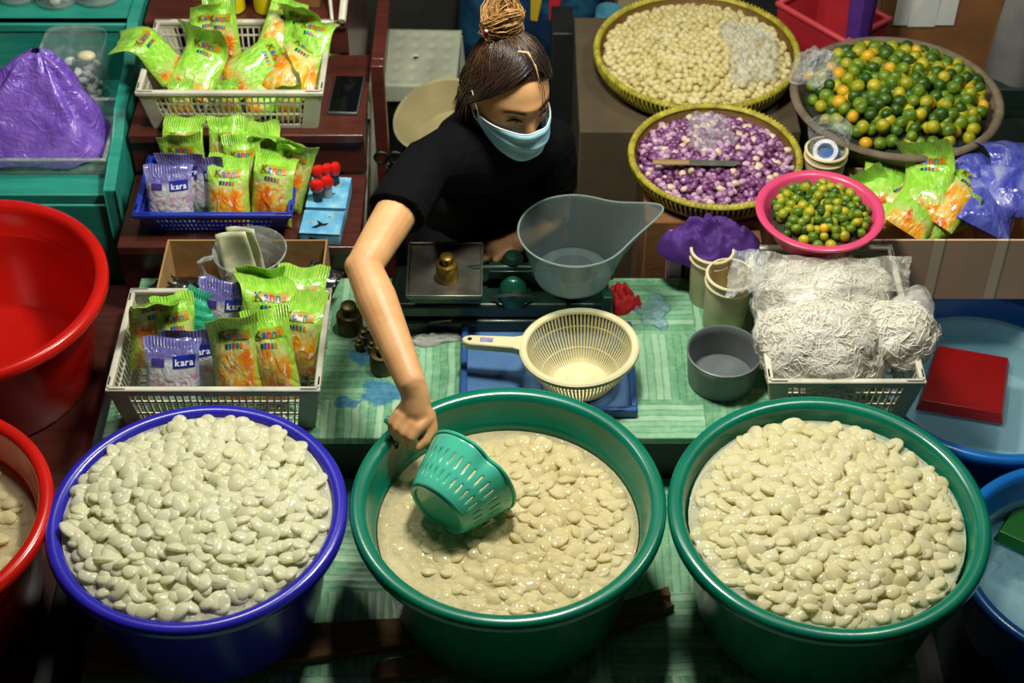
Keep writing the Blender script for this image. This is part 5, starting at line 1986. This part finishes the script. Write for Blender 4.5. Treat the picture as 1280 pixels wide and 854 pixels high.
m = MB()
m.ball((0, 0, 0), HS_, 64, 56, None, 0, head_deform)
m.v[-1] = m.v[-1] @ HR.T + HEADC
for s in (-1, 1):
    m.ball((0, 0, 0), (.007, .016, .028), 14, 10)
    m.v[-1] = (m.v[-1] + np.array([s * .0735, -.008, -.006])) @ HR.T + HEADC
m.capsule([NECK0 - np.array([0, -.03, .05]), NECK0 + np.array([0, .01, .02]), hw((0, -.022, -.06)), hw((0, -.012, -.02))], [.058, .050, .047, .05])
# torso
m.capsule([PELV, seg(PELV, NECK0, .35), seg(PELV, NECK0, .70), seg(PELV, NECK0, .92)], [.125, .108, .118, .075])
m.capsule([S_R, seg(S_R, S_L, .5) + np.array([0, .02, -.01]), S_L], [.046, .078, .046])
m.capsule([seg(S_R, PELV, .18), seg(S_R, PELV, .45) + np.array([.04, 0, 0])], [.062, .08])
m.capsule([seg(S_L, PELV, .18), seg(S_L, PELV, .45) - np.array([.03, 0, 0])], [.062, .08])
# right arm: shoulder, elbow, wrist
m.capsule([S_R, seg(S_R, E_R, .35), seg(S_R, E_R, .75), E_R], [.046, .043, .038, .034])
m.capsule([E_R, seg(E_R, W_R, .28), seg(E_R, W_R, .7), W_R], [.034, .0385, .032, .0275])
m.ball(E_R + np.array([-.012, -.002, .004]), .024, 14, 10)
# left arm
m.capsule([S_L, seg(S_L, E_L, .5), E_L], [.045, .040, .034])
m.capsule([E_L, seg(E_L, W_L, .4), W_L], [.034, .034, .024])
m.capsule([W_L, W_L + np.array([-.05, -.02, -.01])], [.024, .028])
for k in range(4):
    b0 = W_L + np.array([-.055, -.038 + .016 * k, -.010])
    m.capsule([b0, b0 + np.array([-.035, -.004, -.012]), b0 + np.array([-.048, -.004, -.030])], [.009, .0085, .0075], 10)
m.capsule([W_L + np.array([-.02, -.03, .0]), W_L + np.array([-.05, -.055, -.006])], [.010, .008], 10)
# legs, seated
for s in (-1, 1):
    hip = PELV + np.array([s * .075, -.02, -.01])
    knee = np.array([PELV[0] + s * .115, .83, .475])
    ank = np.array([PELV[0] + s * .12, .93, .08])
    m.capsule([hip, seg(hip, knee, .5), knee], [.085, .075, .055])
    m.capsule([knee, seg(knee, ank, .35), ank], [.055, .055, .035])
    m.capsule([ank + np.array([0, .03, -.035]), ank + np.array([0, -.05, -.048]), ank + np.array([0, -.13, -.055])], [.036, .034, .024])

# right hand: the palm lies over the scoop handle, fingers curl round it
hx = Rs[:, 0]                                     # along the handle, away from the bowl
up = np.array([0, 0, 1.0])
up = up - hx * up.dot(hx)
up /= np.linalg.norm(up)
sd = np.cross(up, hx)                              # across the handle
if sd[1] > 0:
    sd = -sd                                       # towards the camera
g0 = grip + up * .004


def hp_(a, b, c):
    """a along the handle (from bowl outwards), b towards the camera, c up"""
    return g0 + hx * a + sd * b + up * c


palm_c = hp_(.0, -.006, .030)
m.capsule([W_R, seg(W_R, hp_(.0, -.028, .040), .5), hp_(.0, -.020, .036)], [.0265, .0265, .027])
for k, a in enumerate((-.026, -.009, .008, .024)):
    L = (.96, 1.05, 1.0, .82)[k]
    m.capsule([seg(W_R, hp_(a * .8, -.026, .038), .45), hp_(a, -.022, .034), hp_(a, .006, .031)], [.012, .013, .0105], 12)            # back of the hand
    m.capsule([hp_(a, .006, .031), hp_(a, .024 * L, .020), hp_(a * .96, .024 * L, -.004), hp_(a * .92, .006, -.019), hp_(a * .92, -.008, -.016)],
              [.0100, .0092, .0086, .0080, .0072], 12)                                                                              # finger
m.capsule([hp_(-.020, -.030, .034), hp_(-.038, -.018, .020), hp_(-.044, .004, .008), hp_(-.039, .020, .0)], [.0135, .0118, .0105, .0088], 12)   # thumb
for v in m.v:
    v -= inv
body = union(m, 'body', SKIN, root, .0032, 3, .45)

# t-shirt
m = MB()
neck_top = NECK0 + (hw((0, -.022, -.06)) - NECK0) * .28
m.capsule([PELV + np.array([0, 0, -.01]), seg(PELV, NECK0, .35), seg(PELV, NECK0, .70), seg(PELV, NECK0, .93)], [.140, .128, .136, .090])
m.capsule([S_R + np.array([.004, .0, .0]), seg(S_R, S_L, .5) + np.array([0, .02, -.008]), S_L], [.054, .090, .056])
m.capsule([seg(S_R, PELV, .18), seg(S_R, PELV, .5) + np.array([.03, 0, 0])], [.076, .10])
m.capsule([seg(S_L, PELV, .18), seg(S_L, PELV, .5) - np.array([.02, 0, 0])], [.076, .10])
m.tube([NECK0 - np.array([0, 0, .05]), NECK0 + np.array([0, .004, .002]), neck_top], [.085, .064, .057], 24)
# sleeves: open-ended look, wider than the arm
e1 = seg(S_R, E_R, .50)
m.tube([S_R, seg(S_R, E_R, .2), seg(S_R, E_R, .40), e1], [.050, .0545, .0565, .0580], 28)
e2 = seg(S_L, E_L, .60)
m.tube([S_L, seg(S_L, E_L, .25), e2], [.054, .055, .054], 24)
# hanging cloth under the right arm and at the front
m.capsule([seg(S_R, E_R, .25) + np.array([.02, .02, -.05]), seg(S_R, PELV, .45) + np.array([.0, -.02, -.06])], [.035, .07])
for v in m.v:
    v -= inv
    d = np.array([.006 * nz(p, 9, 3) + .004 * nz(p * np.array([1, 1, .5]), 22, 8) for p in v])
    v += np.column_stack([d, d * .6, d])
union(m, 't_shirt', SHIRT, root, .0045, 2, .4)
# trousers
m = MB()
m.capsule([PELV + np.array([-.05, .0, -.02]), PELV + np.array([.05, .0, -.02])], [.13, .13])
for s in (-1, 1):
    hip = PELV + np.array([s * .075, -.02, -.012])
    knee = np.array([PELV[0] + s * .115, .83, .475])
    ank = np.array([PELV[0] + s * .12, .93, .09])
    m.capsule([hip, seg(hip, knee, .5), knee], [.098, .088, .066])
    m.capsule([knee, seg(knee, ank, .4), ank], [.066, .068, .052])
for v in m.v:
    v -= inv
union(m, 'trousers', TROUS, root, .007, 4)

# face details -------------------------------------------------------------
HAIRK = plain('dark_brow', (30, 20, 14), .9, .1, spec=.1)
LASH = plain('lash_black', (18, 12, 10), .5, .1)
EYEW = plain('eye_white', (170, 150, 140), .2, .05)
for s in (-1, 1):
    # brow
    pts = [hw(on_head(s * x, z, .002)) - inv for x, z in ((.014, .0185), (.022, .0215), (.032, .0228), (.042, .0205), (.050, .0155))]
    MB().tube(pts, [.0016, .0026, .0026, .0020, .0008], 6, flat=.8).build('eyebrow', HAIRK, root, sharp=0)
    # open slit of the eye, with dark iris and lashes
    m = MB()
    up_l = [(.0185, -.0030), (.0235, .0002), (.0300, .0016), (.0370, .0004), (.0435, -.0030)]
    lo_l = [(.0185, -.0034), (.0240, -.0050), (.0300, -.0058), (.0370, -.0054), (.0435, -.0034)]
    v = [hw(on_head(s * x, z, .0014)) - inv for x, z in up_l] + [hw(on_head(s * x, z, .0014)) - inv for x, z in lo_l]
    m.add(v, [(i, i + 1, 6 + i, 5 + i) for i in range(4)])
    o = m.build('eye', EYEW, root, sharp=0)
    m = MB()
    c = hw(on_head(s * .0305 + .003, -.0022, .0019)) - inv
    nrm = HR[:, 1]
    q = frame_from(nrm)
    m.add([c + q @ np.array([.0040 * math.cos(a), .0034 * math.sin(a), 0]) for a in np.linspace(0, 6.283, 12, endpoint=False)], [tuple(range(12))])
    m.build('iris', LASH, o, smooth=False)
    MB().tube([hw(on_head(s * x, z, .0024)) - inv for x, z in up_l], [.0008, .0013, .0015, .0014, .0008], 6).build('eyelashes', LASH, root, sharp=0)

# face mask
MASK = NT('pale_blue_mask')
uvm = MASK.coord('Object')
MASK.set(color=MASK.ramp(MASK.noise(uvm, 30, 3), [(.3, lin((140, 204, 234))), (.7, lin((176, 222, 242)))]), rough=.75, sss=.1, ssss=.004)
MASK.bump(MASK.noise(uvm, 300, 2), .1, .001)
MASKW = plain('mask_white', (214, 222, 224), .8, .05)


def mask_pt(u, v, off=0.0):
    """u -1..1 across, v 0 (top) .. 1 (under the chin), head coordinates"""
    a = u * 1.22
    wid = .0745 * (1 - .10 * v)
    x = wid * math.sin(a) / math.sin(1.22)
    top = -.017 + .004 * math.exp(-(u / .22) ** 2) - .020 * abs(u) ** 2.2 + .008 * abs(u) ** 4
    bot = -.106 + .048 * abs(u) ** 2.2
    z = top + (bot - top) * v
    fwd = .1195 - .013 * (2 * v - .85) ** 2 - .006 * v
    y = .012 + (fwd - .012) * (math.cos(a) - math.cos(1.22)) / (1 - math.cos(1.22))
    y = max(y, 0) ** 1.0
    y += .0042 * math.sin(v * 19) * (1 - abs(u) ** 3) * .8 + off
    y += .004 * nz((u * 2, v * 2, 0), 1.5, 3)
    return np.array([x, y, z])


mk = MB().grid(lambda u, v: hw(mask_pt(u * 2 - 1, v)) - inv, 40, 24).build('face_mask', MASK.mat, root, sharp=0)
sm = mk.modifiers.new('solid', 'SOLIDIFY')
sm.thickness = .0012
m = MB()
m.tube([hw(mask_pt(u, .0, .0008)) - inv for u in np.linspace(-1, 1, 30)], .0016, 6)
m.build('mask_edge', MASKW, mk, sharp=0)
for s in (-1, 1):
    top = mask_pt(s * .98, .04)
    bot = mask_pt(s * .98, .92)
    pts = [top, seg(top, (s * .078, .008, .008), .5) + np.array([s * .003, 0, .002]), np.array([s * .0795, -.010, .018]), np.array([s * .080, -.024, .0]), np.array([s * .0775, -.014, -.024]), seg(bot, (s * .076, -.008, -.03), .5) + np.array([s * .004, 0, 0]), bot]
    MB().tube([hw(p) - inv for p in pts], .0015, 6).build('ear_loop', MASKW, mk, sharp=0)

# hair ------------------------------------------------------------------------
HAIR = NT('dark_brown_hair')
at = HAIR.n('ShaderNodeAttribute', attribute_name='hair_color')
HAIR.set(color=at.outputs['Color'], rough=.38, spec=.5)
HAIR = HAIR.mat
hm = MB()
hcol = []
BLACKH, BROWNH, RUST, BLOND = (.010, .008, .008), (.035, .016, .010), (.085, .034, .016), (.55, .30, .10)


def addcol(c, n):
    hcol.extend([c] * n)


def strand(pts, r, c0, c1, n=4):
    k0 = hm.n
    hm.tube([hw(p) - inv for p in pts], r if hasattr(r, '__len__') else [r * .6] + [r] * (len(pts) - 2) + [r * .4], n, caps=False)
    nn = hm.n - k0
    per = n
    for i in range(len(pts)):
        t_ = i / (len(pts) - 1)
        c = tuple(a * (1 - t_) + b * t_ for a, b in zip(c0, c1))
        addcol(c, per)


def scalp(th, ph, k=1.0):
    """th from the crown (0) down, ph around (0 = her left, pi/2 = face)"""
    return np.array([HS_[0] * 1.07 * math.sin(th) * math.cos(ph) * k, HS_[1] * 1.05 * math.sin(th) * math.sin(ph) * k - .004, HS_[2] * 1.06 * math.cos(th) * k])


# cap under the strands
def hairline(ph):
    f = max(0.0, math.sin(ph))
    b = max(0.0, -math.sin(ph))
    return 1.60 - .82 * f ** 1.1 + .62 * b


k0 = hm.n
hm.grid(lambda u, v: hw(scalp(hairline(2 * PI * u) * v, 2 * PI * u, 1.005)) - inv, 56, 22, wrap=True)
for j in range(23):
    for i in range(56):
        f = math.cos(2 * PI * i / 56)
        addcol(tuple(a * (1 - .5 * j / 22) + b * .5 * j / 22 for a, b in zip(BLACKH, BROWNH)), 1)
rnd = random.Random(5)
BUN = np.array([-.004, -.052, .128])
PART = np.array([.012, .045, .102])


def slerp_head(a, b, n, lift):
    out = []
    for t_ in np.linspace(0, 1, n):
        p = a * (1 - t_) + b * t_
        q = np.array([p[0] / (HS_[0] * 1.07), (p[1] + .004) / (HS_[1] * 1.05), p[2] / (HS_[2] * 1.06)])
        q /= np.linalg.norm(q)
        k = 1.015 + lift * math.sin(PI * t_)
        out.append(np.array([q[0] * HS_[0] * 1.07 * k, q[1] * HS_[1] * 1.05 * k - .004, q[2] * HS_[2] * 1.06 * k]))
    return out


# hair pulled from the hairline up and back to the bun
for i in range(800):
    ph = rnd.uniform(-PI, PI)
    if math.sin(ph) < -.2 and rnd.random() < .4:
        continue
    th = hairline(ph) * rnd.uniform(.45, 1.0)
    a = scalp(th, ph)
    pts = slerp_head(a, BUN * .93, 9, rnd.uniform(.01, .05))
    side = max(0, -math.cos(ph))
    c0 = tuple(x * (1 - .8 * side) + y * .8 * side for x, y in zip(BLACKH, RUST if rnd.random() < .5 else BROWNH))
    jx = rnd.gauss(0, .0025)
    pts = [p + np.array([jx, rnd.gauss(0, .0006), rnd.gauss(0, .0006)]) * math.sin(PI * k / 8) for k, p in enumerate(pts)]
    strand(pts, rnd.uniform(.0006, .0012), c0, tuple(x * .75 + y * .25 for x, y in zip(BROWNH, BLOND)) if rnd.random() < .5 else BROWNH)
# side-swept hair from the parting down over the temples and ears
for i in range(900):
    s = -1 if rnd.random() < .62 else 1
    st = PART + np.array([s * rnd.uniform(0, .006), rnd.uniform(-.07, .012), 0])
    q = np.array([st[0] / (HS_[0] * 1.07), (st[1]) / (HS_[1] * 1.05), 0])
    ph_e = rnd.uniform(.05, 1.0) if s > 0 else PI - rnd.uniform(-.1, .95)
    if rnd.random() < .35:
        ph_e = rnd.uniform(-.9, .1) if s > 0 else PI + rnd.uniform(-.1, .9)
    e = scalp(hairline(ph_e) * rnd.uniform(.97, 1.02), ph_e)
    pts = slerp_head(st, e, 8, rnd.uniform(.01, .07))
    # carry on behind the ear
    d = np.array([s * .080, -.035 - rnd.uniform(0, .03), -.02 - rnd.uniform(0, .03)])
    pts = pts[:-1] + [seg(pts[-1], d, .15) + np.array([s * .003, 0, 0]), seg(pts[-1], d, .6) + np.array([s * .006, 0, 0]), d]
    c1 = RUST if (s < 0 and rnd.random() < .6) else BROWNH
    strand(pts, rnd.uniform(.0006, .0013), BLACKH, c1)
# long hair behind the ear, falling on the shoulder
for i in range(330):
    s = -1 if rnd.random() < .6 else 1
    y0 = rnd.uniform(-.075, -.012)
    a = np.array([s * .078 * math.sqrt(max(.1, 1 - (y0 / .1) ** 2)), y0, rnd.uniform(-.01, .04)])
    b = a + np.array([s * rnd.uniform(-.004, .010), rnd.uniform(-.02, .005), -.06])
    c = b + np.array([-s * rnd.uniform(0, .02), rnd.uniform(-.03, .01), -rnd.uniform(.04, .085)])
    strand([a, seg(a, b, .5) + np.array([s * .004, 0, 0]), b, seg(b, c, .5), c], rnd.uniform(.0012, .002), BROWNH, RUST)
# the bun: coiled loose loops, bleached
for i in range(420):
    a0, r0, tl = rnd.uniform(0, 2 * PI), rnd.uniform(.010, .040), rnd.gauss(0, 1.1)
    cz = rnd.uniform(-.014, .022)
    pts = []
    for k in range(9):
        a = a0 + k * .42
        rr = r0 * (1 + .1 * math.sin(k))
        p = np.array([rr * math.cos(a) * 1.05, rr * math.sin(a) * .9, cz + tl * .02 * math.sin(a) + .012 * (1 - (r0 / .038) ** 2)])
        pts.append(BUN + p)
    f0, f1 = rnd.uniform(.45, 1.2), rnd.uniform(.3, 1.0)
    strand(pts, rnd.uniform(.0006, .0013), tuple(x * f0 for x in BLOND), tuple(x * f1 for x in BLOND))
k0 = hm.n
hm.ball(tuple(hw(BUN) - inv), (.034, .032, .022), 16, 10)
addcol((.12, .06, .025), hm.n - k0)
# loose strands over the forehead
for (x0, x1, z1, ln) in ((.020, .008, -.004, 1), (.024, .014, -.026, 1)):
    pts = [PART + np.array([x0 - .012, .01, .004])] + [on_head(x0 + (x1 - x0) * t_, .075 + (z1 - .075) * t_, .004 + .007 * math.sin(PI * t_)) for t_ in np.linspace(0.05, 1, 7)]
    strand(pts, .0007, BLACKH, BLACKH)
ho = hm.build('hair', HAIR, root, sharp=0)
ca = ho.data.color_attributes.new('hair_color', 'FLOAT_COLOR', 'POINT')
flat_c = np.ones((len(ho.data.vertices), 4), np.float32)
flat_c[:, :3] = np.array(hcol)[:len(ho.data.vertices)]
ca.data.foreach_set('color', flat_c.ravel())
# the pale parting and a red hair tie with a pearl
ptl = [np.array([-.028, .012, 0]), np.array([-.006, .022, 0]), np.array([.010, .028, 0]), np.array([.016, .050, 0]), np.array([.018, .072, 0])]
pl = []
for p in ptl:
    q = 1 - (p[0] / (HS_[0] * 1.07)) ** 2 - ((p[1] + .004) / (HS_[1] * 1.05)) ** 2
    pl.append(hw((p[0], p[1], HS_[2] * 1.06 * math.sqrt(max(q, .01)) * 1.055)) - inv)
MB().tube(pl, [.0012, .0020, .0028, .0022, .0014], 6).build('hair_parting', SKIN, ho, sharp=0)
MB().ball(tuple(hw(BUN + np.array([-.034, .004, -.004])) - inv), (.010, .010, .012), 12, 8).build('hair_tie', CLOTH_R, ho, sharp=0)
MB().ball(tuple(hw(BUN + np.array([-.040, .012, .006])) - inv), .0042, 10, 8).build('pearl', WHITE_P, ho, sharp=0)

# dark metal ring at the end of the scoop handle, below the fist
rp = hp_(.018, .026, -.016)
o = MB().tube([rp + np.array([.014 * math.cos(a) * .8, -.002, -.012 + .014 * math.sin(a)]) - inv for a in np.linspace(0, 6.283, 18)], .0022, 6).build('handle_ring', BLACK_M, root, sharp=0)

# her seat
t = thing('plastic_stool', 'low dark stool under the seated person', 'stool', (PELV[0], PELV[1] + .02, 0))
MB().box2((-.13, -.13, .335), (.13, .13, .357)).build('seat', BLACK_M, t, bevel=.006)
for sx in (-1, 1):
    for sy in (-1, 1):
        MB().bar((sx * .10, sy * .10, .34), (sx * .12, sy * .12, 0), .024).build('leg', BLACK_M, t)
